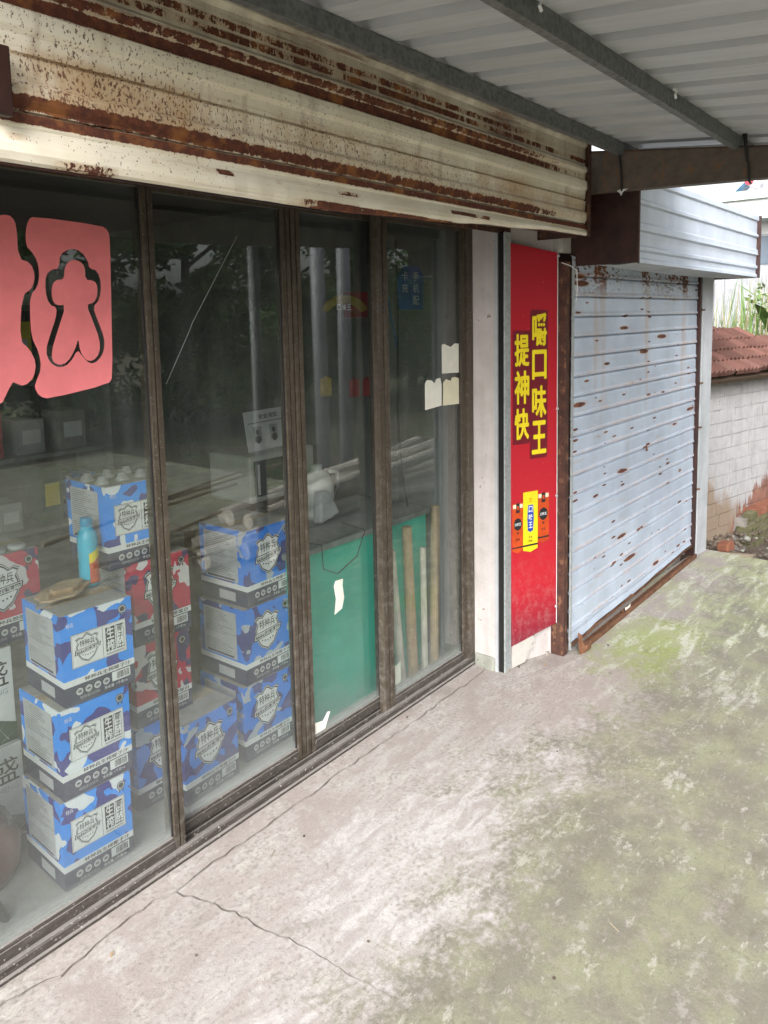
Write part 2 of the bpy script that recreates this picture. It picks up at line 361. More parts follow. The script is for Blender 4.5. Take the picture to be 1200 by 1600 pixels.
MAT['camo_blue2'] = mat_camo('camo_blue_deep', (.002, .20, .80), (.02, .03, .22), (.40, .45, .53), .02)
MAT['camo_red'] = mat_camo('camo_red', (.50, .02, .07), (.05, .03, .13), (.66, .62, .64))
MAT['card'] = m_simple('grey_board', (.30, .29, .28), .8, var=.1); MAT['kraft'] = m_simple('kraft', (.36, .25, .15), .85, var=.12)
MAT['teal'] = m_simple('teal_laminate', (.008, .44, .33), .35, var=.06, sc=4)
MAT['black'] = m_simple('black_plastic', (.02, .02, .022), .45); MAT['dark'] = m_simple('slot_shade', (.008, .008, .008), .9)
MAT['offwhite'] = m_simple('white_plastic', (.48, .49, .48), .35, var=.04)
MAT['clear'] = m_simple('bottle_milky', (.26, .27, .28), .15, var=.05)
MAT['cyan'] = m_simple('cyan_bottle', (.03, .42, .62), .3, var=.05); MAT['cyan_dark'] = m_simple('cyan_cap', (.01, .26, .48), .35)
MAT['sticker'] = m_simple('faded_red_sticker', (.82, .22, .24), .5, var=.06, sc=7)
MAT['green_print'] = m_simple('gift_green', (.03, .08, .045), .5); MAT['seal_red'] = m_simple('seal_red', (.55, .03, .05), .5)
MAT['clay'] = m_simple('brown_glaze', (.15, .06, .04), .35); MAT['wood_dark'] = m_simple('dark_wood', (.07, .045, .03), .6)
MAT['shelf'] = m_simple('shelf_metal', (.20, .22, .21), .5)
MAT['soil'] = mat_soil()
MAT['brick_paint'] = mat_hut()
MAT['brick_red'] = mat_plaster('bare_red_brick', (.17, .065, .04), (.27, .115, .07), (.16, .13, .10), .64)
MAT['brick_tan'] = mat_plaster('clay_stained_brick', (.22, .17, .12), (.33, .28, .22), (.17, .12, .09), .66)
MAT['mortar'] = m_simple('old_mortar', (.24, .225, .21), .95)
MAT['moss_brick'] = mat_plaster('mossy_brick', (.10, .095, .055), (.17, .16, .09), (.055, .075, .03), .60)
MAT['tile'] = mat_tile('clay_roof_tile', (.095, .045, .036), (.18, .085, .068), (.11, .08, .065), .62)
MAT['far_wall'] = mat_plaster('streaked_render', (.28, .29, .31), (.38, .39, .41), (.22, .22, .24), .66)
MAT['far_white'] = m_simple('far_white_wall', (.72, .73, .74), .8, var=.04, sc=2); MAT['far_fascia'] = m_simple('far_fascia', (.50, .60, .54), .6, var=.05)
MAT['far_pane'] = m_simple('far_window', (.12, .15, .19), .15, var=.1, sc=2); MAT['far_frame'] = m_simple('far_frame', (.3, .32, .35), .5)
MAT['heater_blue'] = m_simple('collector_blue', (.03, .12, .22), .2, var=.3, sc=3); MAT['heater_red'] = m_simple('tank_end_red', (.55, .04, .07), .4)
MAT['steel'] = mat_galv('tank_steel', (.5, .5, .52), (.62, .62, .65), .3, .4)
MAT['leaf_a'] = mat_leaf('leaf_dark', (.018, .045, .012), (.06, .115, .028)); MAT['leaf_b'] = mat_leaf('leaf_light', (.05, .10, .02), (.12, .20, .05))
MAT['reed'] = mat_leaf('reed_dry', (.20, .20, .09), (.36, .33, .20)); MAT['reed_green'] = mat_leaf('reed_green', (.06, .13, .03), (.17, .27, .08))
MAT['bark'] = mat_bark('tree_bark', (.06, .045, .035), (.13, .10, .08)); MAT['log'] = mat_bark('log_bark', (.38, .34, .30), (.62, .57, .50))
MAT['stone'] = mat_plaster('grey_stone', (.22, .23, .20), (.34, .35, .31), (.16, .18, .11), .62)
MAT['pvc'] = m_simple('grey_pvc', (.20, .20, .22), .45, var=.08); MAT['banner'] = m_simple('blue_banner', (.01, .07, .26), .5)
MAT['straw'] = m_simple('dry_stick', (.40, .33, .22), .8, var=.2)
MAT['screen'] = m_simple('smoked_door', (.03, .035, .04), .12)
MAT['side_shade'] = m_simple('side_panel_shaded', (.46, .47, .50), .5, var=.05)  # white carton side greyed: shade of the turned-away face put into the colour
MAT['ochre'] = m_simple('dull_ochre', (.30, .22, .03), .5); MAT['dull_red'] = m_simple('dull_red', (.22, .012, .02), .5)
MAT['tape'] = m_simple('packing_tape', (.42, .34, .24), .25, var=.1)
MAT['crack'] = m_simple('crack_shade', (.10, .085, .068), .95)  # dark tone standing for the shade inside the cracks
MAT['wire'] = m_simple('black_wire', (.012, .012, .014), .5); MAT['wire_blue'] = m_simple('blue_wire', (.03, .12, .35), .45)

# ------------------------------------------------------------------ mesh helpers
class M:
    def __init__(s): s.v, s.f, s.mi = [], [], []
    def add(s, vs, fs, mi=0):
        b = len(s.v); s.v += [tuple(v) for v in vs]
        for f in fs: s.f.append([i + b for i in f]); s.mi.append(mi)
        return s
    def box(s, x0, x1, y0, y1, z0, z1, mi=0):
        vs = [(x, y, z) for z in (z0, z1) for y in (y0, y1) for x in (x0, x1)]
        return s.add(vs, [(0, 2, 3, 1), (4, 5, 7, 6), (0, 1, 5, 4), (2, 6, 7, 3), (0, 4, 6, 2), (1, 3, 7, 5)], mi)
    def tube(s, pts, r, n=8, mi=0, cap=True):
        pts = [Vector(p) for p in pts]; rs = r if isinstance(r, (list, tuple)) else [r] * len(pts); vs = []; fs = []
        for i, p in enumerate(pts):
            d = (pts[min(i + 1, len(pts) - 1)] - pts[max(i - 1, 0)]).normalized()
            a = d.cross(Vector((0, 0, 1)) if abs(d.z) < .9 else Vector((1, 0, 0))).normalized(); b = d.cross(a)
            for k in range(n):
                t = 2 * math.pi * k / n; vs.append(p + (a * math.cos(t) + b * math.sin(t)) * rs[i])
        for i in range(len(pts) - 1):
            for k in range(n): fs.append((i * n + k, i * n + (k + 1) % n, (i + 1) * n + (k + 1) % n, (i + 1) * n + k))
        if cap: fs.append(tuple(range(n))[::-1]); fs.append(tuple((len(pts) - 1) * n + k for k in range(n)))
        return s.add(vs, fs, mi)
    def lathe(s, prof, c=(0, 0, 0), n=20, mi=0):
        vs = []; fs = []
        for (r, z) in prof:
            for k in range(n):
                t = 2 * math.pi * k / n; vs.append((c[0] + r * math.cos(t), c[1] + r * math.sin(t), c[2] + z))
        for i in range(len(prof) - 1):
            for k in range(n): fs.append((i * n + k, i * n + (k + 1) % n, (i + 1) * n + (k + 1) % n, (i + 1) * n + k))
        return s.add(vs, fs, mi)
    def sweep(s, prof, path, mi=0, closed=False):
        """prof(i) -> list of points for path index i"""
        n = len(prof(0)); vs = []; fs = []
        for i in range(path): vs += prof(i)
        for i in range(path - 1):
            for k in range(n - (0 if closed else 1)):
                k2 = (k + 1) % n; fs.append((i * n + k, i * n + k2, (i + 1) * n + k2, (i + 1) * n + k))
        return s.add(vs, fs, mi)
    def plate(s, poly, o, u, v, t, mi=0):
        """flat polygon (2D) in plane o,u,v with thickness t along -(u x v) back"""
        o, u, v = Vector(o), Vector(u), Vector(v); nrm = u.cross(v).normalized(); n = len(poly)
        a = [o + u * p[0] + v * p[1] for p in poly]; b = [q - nrm * t for q in a]
        if n > 40:
            vf = fill2d([poly]); self_b = [o + u * p[0] + v * p[1] for p in vf[0]]
            fs_ = []
            for q in vf[1]:
                ar = sum(vf[0][q[i]][0] * vf[0][q[(i + 1) % len(q)]][1] - vf[0][q[(i + 1) % len(q)]][0] * vf[0][q[i]][1] for i in range(len(q)))
                fs_.append(tuple(q) if ar > 0 else tuple(q)[::-1])
            s.add(self_b, fs_, mi); tri = []
        else: tri = tessellate_polygon([[Vector((p[0], p[1], 0)) for p in poly]])
        area = sum(poly[i][0] * poly[(i + 1) % n][1] - poly[(i + 1) % n][0] * poly[i][1] for i in range(n))
        fs = []
        for q in tri:
            p0, p1, p2 = [Vector(poly[i]) for i in q]
            cr = (p1 - p0).cross(p2 - p0) if len(p0) == 3 else (p1.x - p0.x) * (p2.y - p0.y) - (p1.y - p0.y) * (p2.x - p0.x)
            q = tuple(q) if cr > 0 else tuple(q)[::-1]
            fs.append(q); fs.append(tuple(i + n for i in q[::-1]))
        for i in range(n):
            j = (i + 1) % n; fs.append((i, i + n, j + n, j) if area > 0 else (i, j, j + n, i + n))
        return s.add(a + b, fs, mi)
    def flat(s, vf, o, u, v, mi=0, lift=0.0):
        o, u, v = Vector(o), Vector(u), Vector(v); nrm = u.cross(v).normalized()
        return s.add([o + u * p[0] + v * p[1] + nrm * lift for p in vf[0]], vf[1], mi)
    def rect(s, x0, x1, y0, y1, o, u, v, mi=0, lift=0.0):
        return s.flat(([(x0, y0), (x1, y0), (x1, y1), (x0, y1)], [(0, 1, 2, 3)]), o, u, v, mi, lift)
    def disc(s, cx, cy, r, o, u, v, mi=0, lift=0.0, n=14, r2=None):
        pts = [(cx + (r2 or r) * math.cos(2 * math.pi * k / n), cy + r * math.sin(2 * math.pi * k / n)) for k in range(n)]
        return s.flat((pts, [tuple(range(n))]), o, u, v, mi, lift)
    def mesh(s, name, mats, smooth=False):
        me = bpy.data.meshes.new(name); me.from_pydata(s.v, [], s.f)
        for m in (mats if isinstance(mats, (list, tuple)) else [mats]): me.materials.append(MAT[m] if isinstance(m, str) else m)
        me.polygons.foreach_set('material_index', s.mi)
        if smooth: me.polygons.foreach_set('use_smooth', [True] * len(s.f))
        me.update(); return me
def link(name, data, parent=None, loc=(0, 0, 0), rot=(0, 0, 0)):
    o = bpy.data.objects.new(name, data); COL.objects.link(o); o.location = loc; o.rotation_euler = rot
    if parent is not None: o.parent = parent
    return o
def props(o, label=None, cat=None, group=None, kind=None):
    for k, v in (('label', label), ('category', cat), ('group', group), ('kind', kind)):
        if v: o[k] = v
    return o
def thing(name, label, cat, loc=(0, 0, 0), rotz=0., group=None):
    return props(link(name, None, None, loc, (0, 0, rotz)), label, cat, group)
def part(name, m, mats, parent, smooth=False, bevel=0., world=True):
    """a part authored in world coordinates below a thing that is not rotated (world=False: local coordinates)"""
    if world and parent is not None:
        l = parent.location.copy(); q = parent.parent
        while q is not None: l += q.location; q = q.parent
        m.v = [(a - l.x, b - l.y, c - l.z) for a, b, c in m.v]
    o = link(name, m.mesh(name, mats, smooth), parent)
    if bevel: add_bevel(o, bevel)
    return o
def add_bevel(o, w, seg=2):
    b = o.modifiers.new('bevel', 'BEVEL'); b.width = w; b.segments = seg; b.limit_method = 'ANGLE'; b.angle_limit = R(40)
def solo(name, m, mats, label=None, cat=None, group=None, kind=None, base=None, smooth=False, bevel=0.):
    if base is not None: m.v = [(a - base[0], b - base[1], c - base[2]) for a, b, c in m.v]
    o = link(name, m.mesh(name, mats, smooth), None, base or (0, 0, 0)); props(o, label, cat, group, kind)
    if bevel: add_bevel(o, bevel)
    return o
def copy_tree(o, parent=None):
    c = o.copy(); COL.objects.link(c); c.parent = parent
    for ch in list(o.children): copy_tree(ch, c)
    return c
_fc = {}
def text2d(body, offset=0.0):
    """glyph outlines of one line, normalised to width 1 x height 1 box: (verts2d, faces, aspect)"""
    k = (body, offset)
    if k in _fc: return _fc[k]
    c = bpy.data.curves.new('t', 'FONT'); c.body = body; c.resolution_u = 2; c.offset = offset; c.fill_mode = 'FRONT'; c.dimensions = '2D'
    o = bpy.data.objects.new('t', c); COL.objects.link(o); bpy.context.view_layer.update()
    me = bpy.data.meshes.new_from_object(o.evaluated_get(bpy.context.evaluated_depsgraph_get()))
    vs = [(v.co.x, v.co.y) for v in me.vertices]; fs = [tuple(p.vertices) for p in me.polygons]
    bpy.data.objects.remove(o); bpy.data.curves.remove(c); bpy.data.meshes.remove(me)
    if not vs: _fc[k] = ([], [], 1); return _fc[k]
    x0 = min(v[0] for v in vs); x1 = max(v[0] for v in vs); y0 = min(v[1] for v in vs); y1 = max(v[1] for v in vs)
    out = ([((v[0] - x0) / (x1 - x0), (v[1] - y0) / (y1 - y0)) for v in vs], fs, (x1 - x0) / (y1 - y0))
    _fc[k] = out; return out
def put_text(m, body, x0, x1, y0, y1, o, u, v, mi, lift, offset=0.0):
    vs, fs, a = text2d(body, offset)
    m.flat(([(x0 + p[0] * (x1 - x0), y0 + p[1] * (y1 - y0)) for p in vs], fs), o, u, v, mi, lift)
def fill2d(splines):
    """filled 2D shape with holes from lists of (x,y) polygons"""
    c = bpy.data.curves.new('s', 'CURVE'); c.dimensions = '2D'; c.fill_mode = 'FRONT'
    for sp in splines:
        q = c.splines.new('POLY'); q.points.add(len(sp) - 1); q.use_cyclic_u = True
        for i, (x, y) in enumerate(sp): q.points[i].co = (x, y, 0, 1)
    o = bpy.data.objects.new('s', c); COL.objects.link(o); bpy.context.view_layer.update()
    me = bpy.data.meshes.new_from_object(o.evaluated_get(bpy.context.evaluated_depsgraph_get()))
    r = ([(v.co.x, v.co.y) for v in me.vertices], [tuple(p.vertices) for p in me.polygons])
    bpy.data.objects.remove(o); bpy.data.curves.remove(c); bpy.data.meshes.remove(me); return r
def smooth_poly(pts, it=2):
    for _ in range(it):
        q = []
        for i in range(len(pts)):
            a, b = pts[i], pts[(i + 1) % len(pts)]
            q += [(a[0] * .75 + b[0] * .25, a[1] * .75 + b[1] * .25), (a[0] * .25 + b[0] * .75, a[1] * .25 + b[1] * .75)]
        pts = q
    return pts
def lerp_tab(tab, x):
    if x <= tab[0][0]: return tab[0][1]
    for (a, b), (c, d) in zip(tab, tab[1:]):
        if x <= c:
            t = (x - a) / (c - a); t = t * t * (3 - 2 * t); return b + (d - b) * t
    return tab[-1][1]
UX, UZ = (1, 0, 0), (0, 0, 1)

exec_parts = []
# ================================================================== SETTING
def build_ground():
    g = M(); n = 90
    # one sheet, finer near the shop, reaching far out
    def ax(i): t = i / n * 2 - 1; return math.copysign(abs(t) ** 2.6, t) * 260
    rnd = random.Random(3)
    for j in range(n + 1):
        for i in range(n + 1):
            x, y = ax(i) + 5, ax(j) - 2
            inside = -9 < x < 5.7 and -8.5 < y < 8
            z = -.12 if inside else -.12 + rnd.uniform(-.03, .03) - (.10 if (x > 5.6 and -1.5 < y < .5) else 0)
            g.v.append((x, y, z))
    for j in range(n):
        for i in range(n): a = j * (n + 1) + i; g.f.append([a, a + 1, a + n + 2, a + n + 1]); g.mi.append(0)
    solo('ground', g, 'soil', kind='structure', smooth=True)
    rnd = random.Random(5)
    # crack beside the track and the one running out from it
    c1 = [(-7.5, -.09), (.2, -.10), (.60, -.06), (.693, -.045), (.755, -.062), (.816, -.078), (.918, -.070), (1.029, -.050), (1.10, -.060), (1.163, -.076), (1.30, -.066), (1.45, -.072), (1.6, -.067), (1.75, -.070), (1.9, -.064), (2.05, -.068), (2.25, -.071), (2.4, -.070), (2.55, -.066), (2.70, -.071), (2.86, -.060)]
    fine = []
    for (a, b), (c, d) in zip(c1, c1[1:]):
        k = max(1, int((c - a) / .03))
        for i in range(k):
            t = i / k; fine.append((a + (c - a) * t, b + (d - b) * t + rnd.uniform(-.006, .006)))
    fine.append(c1[-1])
    slab_far = [(5.22, -6.8), (5.26, -2.6), (5.24, -1.6), (5.285, -.95), (5.27, -.74), (5.285, -.5), (5.30, -.30)]
    crack2 = [(1.163, -.080), (1.184, -.148), (1.205, -.233), (1.217, -.286), (1.221, -.346), (1.237, -.426), (1.251, -.506), (1.252, -.572), (1.251, -.638), (1.267, -.727), (1.274, -.78)]
    c2 = []
    for (a, b), (c, d) in zip(crack2, crack2[1:]):
        for i in range(3):
            t = i / 3; c2.append((a + (c - a) * t + rnd.uniform(-.005, .005), b + (d - b) * t + rnd.uniform(-.005, .005)))
    c2.append(crack2[-1])
    gap = .0022
    i7 = min(range(len(fine)), key=lambda i: abs(fine[i][0] - 1.163))
    poly = [(-7.5, -6.8)] + slab_far + [(3.4, -.20), (2.88, -.055)]  # unseen outer part carried far out to bounce light at the shop front
    top = [(x, y - gap * (0.6 + rnd.random() * 1.3)) for x, y in fine[::-1]]
    k7 = len(fine) - 1 - i7
    slit = [(x + .0036 * (1.05 - i / len(c2)), y) for i, (x, y) in enumerate(c2)] + [(x - .0030 * (1.05 - i / len(c2)), y - .001) for i, (x, y) in list(enumerate(c2))[::-1][1:]]
    poly += top[1:k7] + slit + top[k7 + 1:]
    s = M().plate(poly, (0, 0, 0), (1, 0, 0), (0, 1, 0), .11)
    slab = solo('concrete_slab', s, 'concrete', kind='structure')
    st = M().plate([(-7.5, .02), ] + [(x, y + gap * .4) for x, y in fine] + [(2.90, .02)], (0, 0, 0.004), (1, 0, 0), (0, 1, 0), .115)
    strip = solo('threshold_strip', st, 'concrete', kind='structure')
    # dark ribbons over the cracks, their inner shade laid on as colour
    def ribbon(pts, w0, w1, z):
        m = M(); vs = []
        for i, (x, y) in enumerate(pts):
            a = pts[max(0, i - 1)]; b = pts[min(len(pts) - 1, i + 1)]; d = Vector((b[0] - a[0], b[1] - a[1], 0)).normalized(); nn = Vector((-d.y, d.x, 0))
            w = (w0 + (w1 - w0) * i / (len(pts) - 1)) * rnd.choice((.2, .5, .8, 1.0, 1.6)); p = Vector((x, y, z)); vs += [p - nn * w, p + nn * w]
        m.add(vs, [(2 * i, 2 * i + 1, 2 * i + 3, 2 * i + 2) for i in range(len(pts) - 1)][::1]); return m
    f2 = [p for p in fine if p[0] > .3]
    for nm, m in (('crack_shade', ribbon([(x, y - .002) for x, y in f2], .0008, .0011, .0052)), ('crack_shade', ribbon(c2, .0011, .0003, .0014))):
        o_ = link(nm, m.mesh(nm, 'crack'), slab)
build_ground()

def build_shell():
    """masonry of the two shop units (everything behind the metal and the glass)"""
    w = thing('shop_building', 'plain plastered shop building behind the glass doors and shutters', 'building', (2.9, 1, 0))
    def bx(nm, *a, mat='wall'): return part(nm, M().box(*a), mat, w)
    bx('lintel_wall', -2.2, 2.878, .005, .16, 2.032, 2.30)
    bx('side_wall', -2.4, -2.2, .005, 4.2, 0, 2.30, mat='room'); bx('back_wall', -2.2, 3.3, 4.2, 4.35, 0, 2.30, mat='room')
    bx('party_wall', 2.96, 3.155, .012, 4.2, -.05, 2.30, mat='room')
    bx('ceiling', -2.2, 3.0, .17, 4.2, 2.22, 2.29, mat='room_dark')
    bx('roof_slab', -2.4, 5.28, .0, 4.4, 2.30, 2.36) if False else None
    part('roof_slab', M().box(-2.4, 3.2, .165, 4.4, 2.305, 2.37), 'wall', w)
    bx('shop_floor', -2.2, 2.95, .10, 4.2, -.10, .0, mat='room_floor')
    # second unit
    bx('store_back_wall', 3.16, 5.28, 1.6, 1.75, 0, 2.15, mat='room'); bx('store_side_wall', 5.13, 5.28, -.10, 1.6, -.1, 2.15)
    bx('store_roof', 3.17, 5.29, -.19, 1.75, 2.152, 2.20); bx('store_floor', 3.17, 5.13, -.22, 1.6, -.1, .012, mat='concrete')
    bx('store_lintel', 3.195, 5.117, -.272, -.02, 1.88, 2.15)
    # pillar between the units: faces the doors, flares out to the poster panel
    pil = [(2.882, .004), (2.880, -.108), (2.935, -.112), (2.955, -.120), (3.190, -.214), (3.1945, -.224), (3.1945, .0), (3.16, .01)]
    part('pillar', M().plate(pil, (0, 0, 2.18), (1, 0, 0), (0, 1, 0), 2.24), 'pillar', w)
    # rough skirting at the pillar foot
    part('pillar_foot', M().plate([(2.872, .0), (2.868, -.10), (2.90, -.116), (2.90, .0)], (0, 0, .062), (1, 0, 0), (0, 1, 0), .07), 'stone', w, bevel=.008)
    # white column at the far end of the second unit
    part('end_column', M().plate([(5.118, -.325), (5.272, -.345), (5.282, -.10), (5.122, -.10)], (0, 0, 1.875), (1, 0, 0), (0, 1, 0), 1.89), 'white_paint', w, bevel=.006)
build_shell()

# ================================================================== SHUTTER BOX OVER THE DOORS
def build_box1():
    t = thing('shutter_box', 'long rusted cream roller shutter box above the glass doors', 'shutter', (1.9, -.42, 1.94))
    rnd = random.Random(11)
    prof = [(.000, 2.328), (.000, 2.308), (.013, 2.296), (.013, 2.272), (.0135, 2.270), (.013, 2.268), (.013, 2.226), (.001, 2.216), (.000, 2.203), (.011, 2.194),
            (.013, 2.170), (.012, 2.166), (.002, 2.160), (.000, 2.146), (.001, 2.128), (.010, 2.118), (.012, 2.096), (.012, 2.088), (.020, 2.0865), (.020, 2.0805), (.008, 2.079), (.012, 2.060), (.012, 2.040), (.002, 2.029), (.000, 2.012), (.004, 2.002),
            (.011, 1.992), (.011, 1.986), (.019, 1.9845), (.019, 1.9800), (.004, 1.979), (.003, 1.960), (.006, 1.958), (.000, 1.951), (-.004, 1.944), (-.004, 1.938), (.002, 1.932), (.012, 1.930)]
    botz = [(.2, 1.893), (1.0, 1.888), (1.5, 1.884), (1.9, 1.896), (2.4, 1.918), (2.85, 1.934), (3.12, 1.936)]
    n = 90; xs = [-.6 + (3.118 + .6) * i / n for i in range(n + 1)]
    wob = [rnd.uniform(-1, 1) for _ in range(n + 1)]
    def pr(i):
        x = xs[i]; zb = lerp_tab(botz, x); out = []
        dent = .0022 * wob[i] + .004 * math.sin(x * 3.1) * .5
        for (dy, z) in prof:
            k = max(0, min(1, (1.962 - z) / (1.962 - 1.930))); z2 = z + (zb - 1.930) * k
            bow = .010 * k * math.sin(min(1, max(0, (x - .2) / 2.9)) * math.pi)
            out.append((x, -.42 + dy + dent * (.4 + k) - bow, z2 + .0012 * wob[i]))
        return out
    part('front_sheet', M().sweep(pr, n + 1), 'cream', t)
    # underside
    def un(i): x = xs[i]; zb = lerp_tab(botz, x); return [(x, -.405, zb), (x, -.33, zb + .012), (x, -.02, 2.005)]
    part('underside', M().sweep(un, n + 1), 'brown_dark', t)
    # end plate with a folded lip
    e = M().box(3.118, 3.124, -.425, -.02, 1.934, 2.332); e.box(3.104, 3.1245, -.432, -.4251, 1.932, 2.334)
    part('end_plate', e, 'brown', t)
    part('top_sheet', M().box(-.6, 3.118, -.405, -.01, 2.296, 2.300), 'galv', t)
    # dark end bracket of the lower panel at the left
    part('bracket', M().box(.640, .676, -.446, -.426, 1.962, 2.080), 'brown_dark', t, bevel=.003)
    # curtain barrel and the slot it hangs in
    part('curtain_edge', M().box(-.6, 3.09, -.13, -.118, 1.955, 1.99), 'brown', t)
build_box1()

def build_guide1():
    t = thing('shutter_guide', 'grey and black shutter guide channel between pillar and red poster', 'guide rail', (2.91, -.13, 0))
    part('white_edge', M().box(2.874, 2.898, -.122, -.1085, -.0, 1.955), 'white_paint', t)
    m = M().box(2.8755, 2.880, -.150, -.1225, .0, 1.955)
    part('slot', M().box(2.884, 2.896, -.147, -.1222, .0, 1.953), 'dark', t)  # solid near-black bar painted for the shade inside the open slot
    part('channel', M().box(2.886, 2.936, -.1555, -.1475, .0, 1.957), 'galv_light', t)
    part('channel_lip', M().box(2.8985, 2.9345, -.1470, -.1235, .001, 1.954), 'galv', t)
build_guide1()

# ================================================================== POSTER
def build_poster():
    P0 = Vector((2.945, -.137, 0)); pd = Vector((.245, -.095, 0)).normalized(); up = Vector((0, 0, 1)); nrm = pd.cross(up)
    ang = math.atan2(pd.y, pd.x)
    t = thing('poster_board', 'tall red poster with yellow Chinese characters and printed pouches', 'poster', P0 + nrm * .022, ang)
    # local frame: x along the board, z up, -y is out
    outline = [(-.009, 1.914), (.001, .108), (.268, .160), (.262, 1.880)]
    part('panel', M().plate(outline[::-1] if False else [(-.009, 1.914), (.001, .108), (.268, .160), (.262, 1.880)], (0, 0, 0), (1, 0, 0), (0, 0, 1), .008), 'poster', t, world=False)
    part('edge_strip', M().plate([(.2625, 1.880), (.2685, .160), (.2725, .160), (.2665, 1.878)], (0, 0.0, 0), (1, 0, 0), (0, 0, 1), .010), 'white', t, world=False)
    o, u, v = (0, 0, 0), (1, 0, 0), (0, 0, 1)
    sh, yl = M(), M()
    cols = [[('嚼', 1.470, 1.612), ('口', 1.322, 1.450), ('味', 1.150, 1.290), ('王', .985, 1.132)], [('提', 1.383, 1.523), ('神', 1.217, 1.362), ('快', 1.058, 1.194)]]
    for (x0, x1), col in zip(((.117, .197), (.017, .096)), cols):
        z1 = col[0][2] + .018; z0 = col[-1][1] - .018
        sh.flat(([(x0 - .012, z0 - .004), (x1 + .004, z0 - .004), (x1 + .010, z0 + .01), (x1 + .010, z1 - .004), (x0 - .004, z1), (x0 - .012, z1 - .012)], [(0, 1, 2, 3, 4, 5)]), o, u, v, 0, .0010)
        for ch, a, b in col:
            put_text(sh, ch, x0 - .007, x1 + .007, a - .010, b + .007, o, u, v, 0, .0014, .055)
            for q_, (ddx, ddz) in enumerate(((0, 0), (.0026, 0), (-.0026, 0), (0, .0024), (0, -.0024))): put_text(yl, ch, x0 + ddx, x1 + ddx, a + ddz, b + ddz, o, u, v, 0, .0022 + .00012 * q_, .008)
    part('letter_shadow', sh, 'maroon', t, world=False)
    part('lettering', yl, 'yellow', t, world=False)
    def pouch(x0, x1, z0, z1, body, main):
        m = M(); w = x1 - x0; h = z1 - z0
        L = .0012 if not main else .0030
        m.flat(([(x0, z0 + .012), (x0 + w * .5, z0), (x1, z0 + .012), (x1, z1), (x0, z1)], [(0, 1, 2, 3, 4)]), o, u, v, 0, L)
        m.rect(x0 + w * .06, x1 - w * .06, z1 - h * .10, z1 - h * .02, o, u, v, 2, L + .0004)
        m.rect(x0, x1, z0 + h * .10, z0 + h * .13, o, u, v, 1, L + .0004)
        if main:
            m.flat(([(x0 + w * .32, z0 + h * .36), (x0 + w * .5, z0 + h * .33), (x1 - w * .32, z0 + h * .36), (x1 - w * .28, z0 + h * .55), (x1 - w * .32, z0 + h * .78), (x0 + w * .32, z0 + h * .78), (x0 + w * .28, z0 + h * .55)], [(0, 1, 2, 3, 4, 5, 6)]), o, u, v, 3, L + .0006)
            for k, ch in enumerate('口味王'): put_text(m, ch, x0 + w * .37, x1 - w * .37, z0 + h * (.66 - .13 * k), z0 + h * (.76 - .13 * k), o, u, v, 4, L + .0010, .02)
            put_text(m, '王', x0 + w * .38, x1 - w * .38, z1 - h * .17, z1 - h * .11, o, u, v, 5, L + .0008)
            for k, s_ in enumerate(('青果', '槟榔')): put_text(m, s_, x0 + w * .36, x1 - w * .36, z0 + h * (.225 - .06 * k), z0 + h * (.265 - .06 * k), o, u, v, 1, L + .0008)
        else:
            m.disc(x0 + w * .5, z0 + h * .58, h * .13, o, u, v, 1, L + .0006, 8, w * .38)
            put_text(m, '口味王', x0 + w * .22, x1 - w * .22, z0 + h * .55, z0 + h * .61, o, u, v, 4, L + .0010, .02)
            m.flat(([(x0 + w * .38, z0 + h * .42), (x0 + w * .5, z0 + h * .37), (x0 + w * .62, z0 + h * .42)], [(0, 1, 2)]), o, u, v, 1, L + .0006)
            m.rect(x0 + w * .34, x1 - w * .34, z1 - h * .19, z1 + h * .0, o, u, v, 1, L + .0008); m.rect(x0 + w * .42, x1 - w * .42, z1 - h * .13, z1 - h * .05, o, u, v, 5, L + .0011)
            put_text(m, '青果', x0 + w * .32, x1 - w * .32, z0 + h * .25, z0 + h * .30, o, u, v, 1, L + .0008)
        part('printed_pouch', m, [body, 'ink', 'paper2' if not main else 'yellow', 'blue_ink', 'white', 'orange'], t, world=False)
    pouch(.003, .066, .540, .770, 'orange', False); pouch(.150, .220, .565, .800, 'orange', False); pouch(.064, .150, .535, .815, 'yellow', True)
    for z in (1.865, 1.18, .775, .245):
        part('screw_clip', M().lathe([(.0, .0), (.007, .0), (.006, .006), (.0, .008)], (0, 0, 0), 8), 'steel', t, world=False)
        c = t.children[-1]; c.location = (.262, -.003, z); c.rotation_euler = (R(90), 0, 0)
    # torn paper left on the wall below
    tp = M().plate([(.004, -.0), (.005, .112), (.06, .122), (.13, .128), (.150, .105), (.118, .090), (.140, .072), (.105, .058), (.085, .012)], (0, 0.006, 0), (1, 0, 0), (0, 0, 1), .0015)
    part('torn_paper', tp, 'wall', t, world=False)
build_poster()

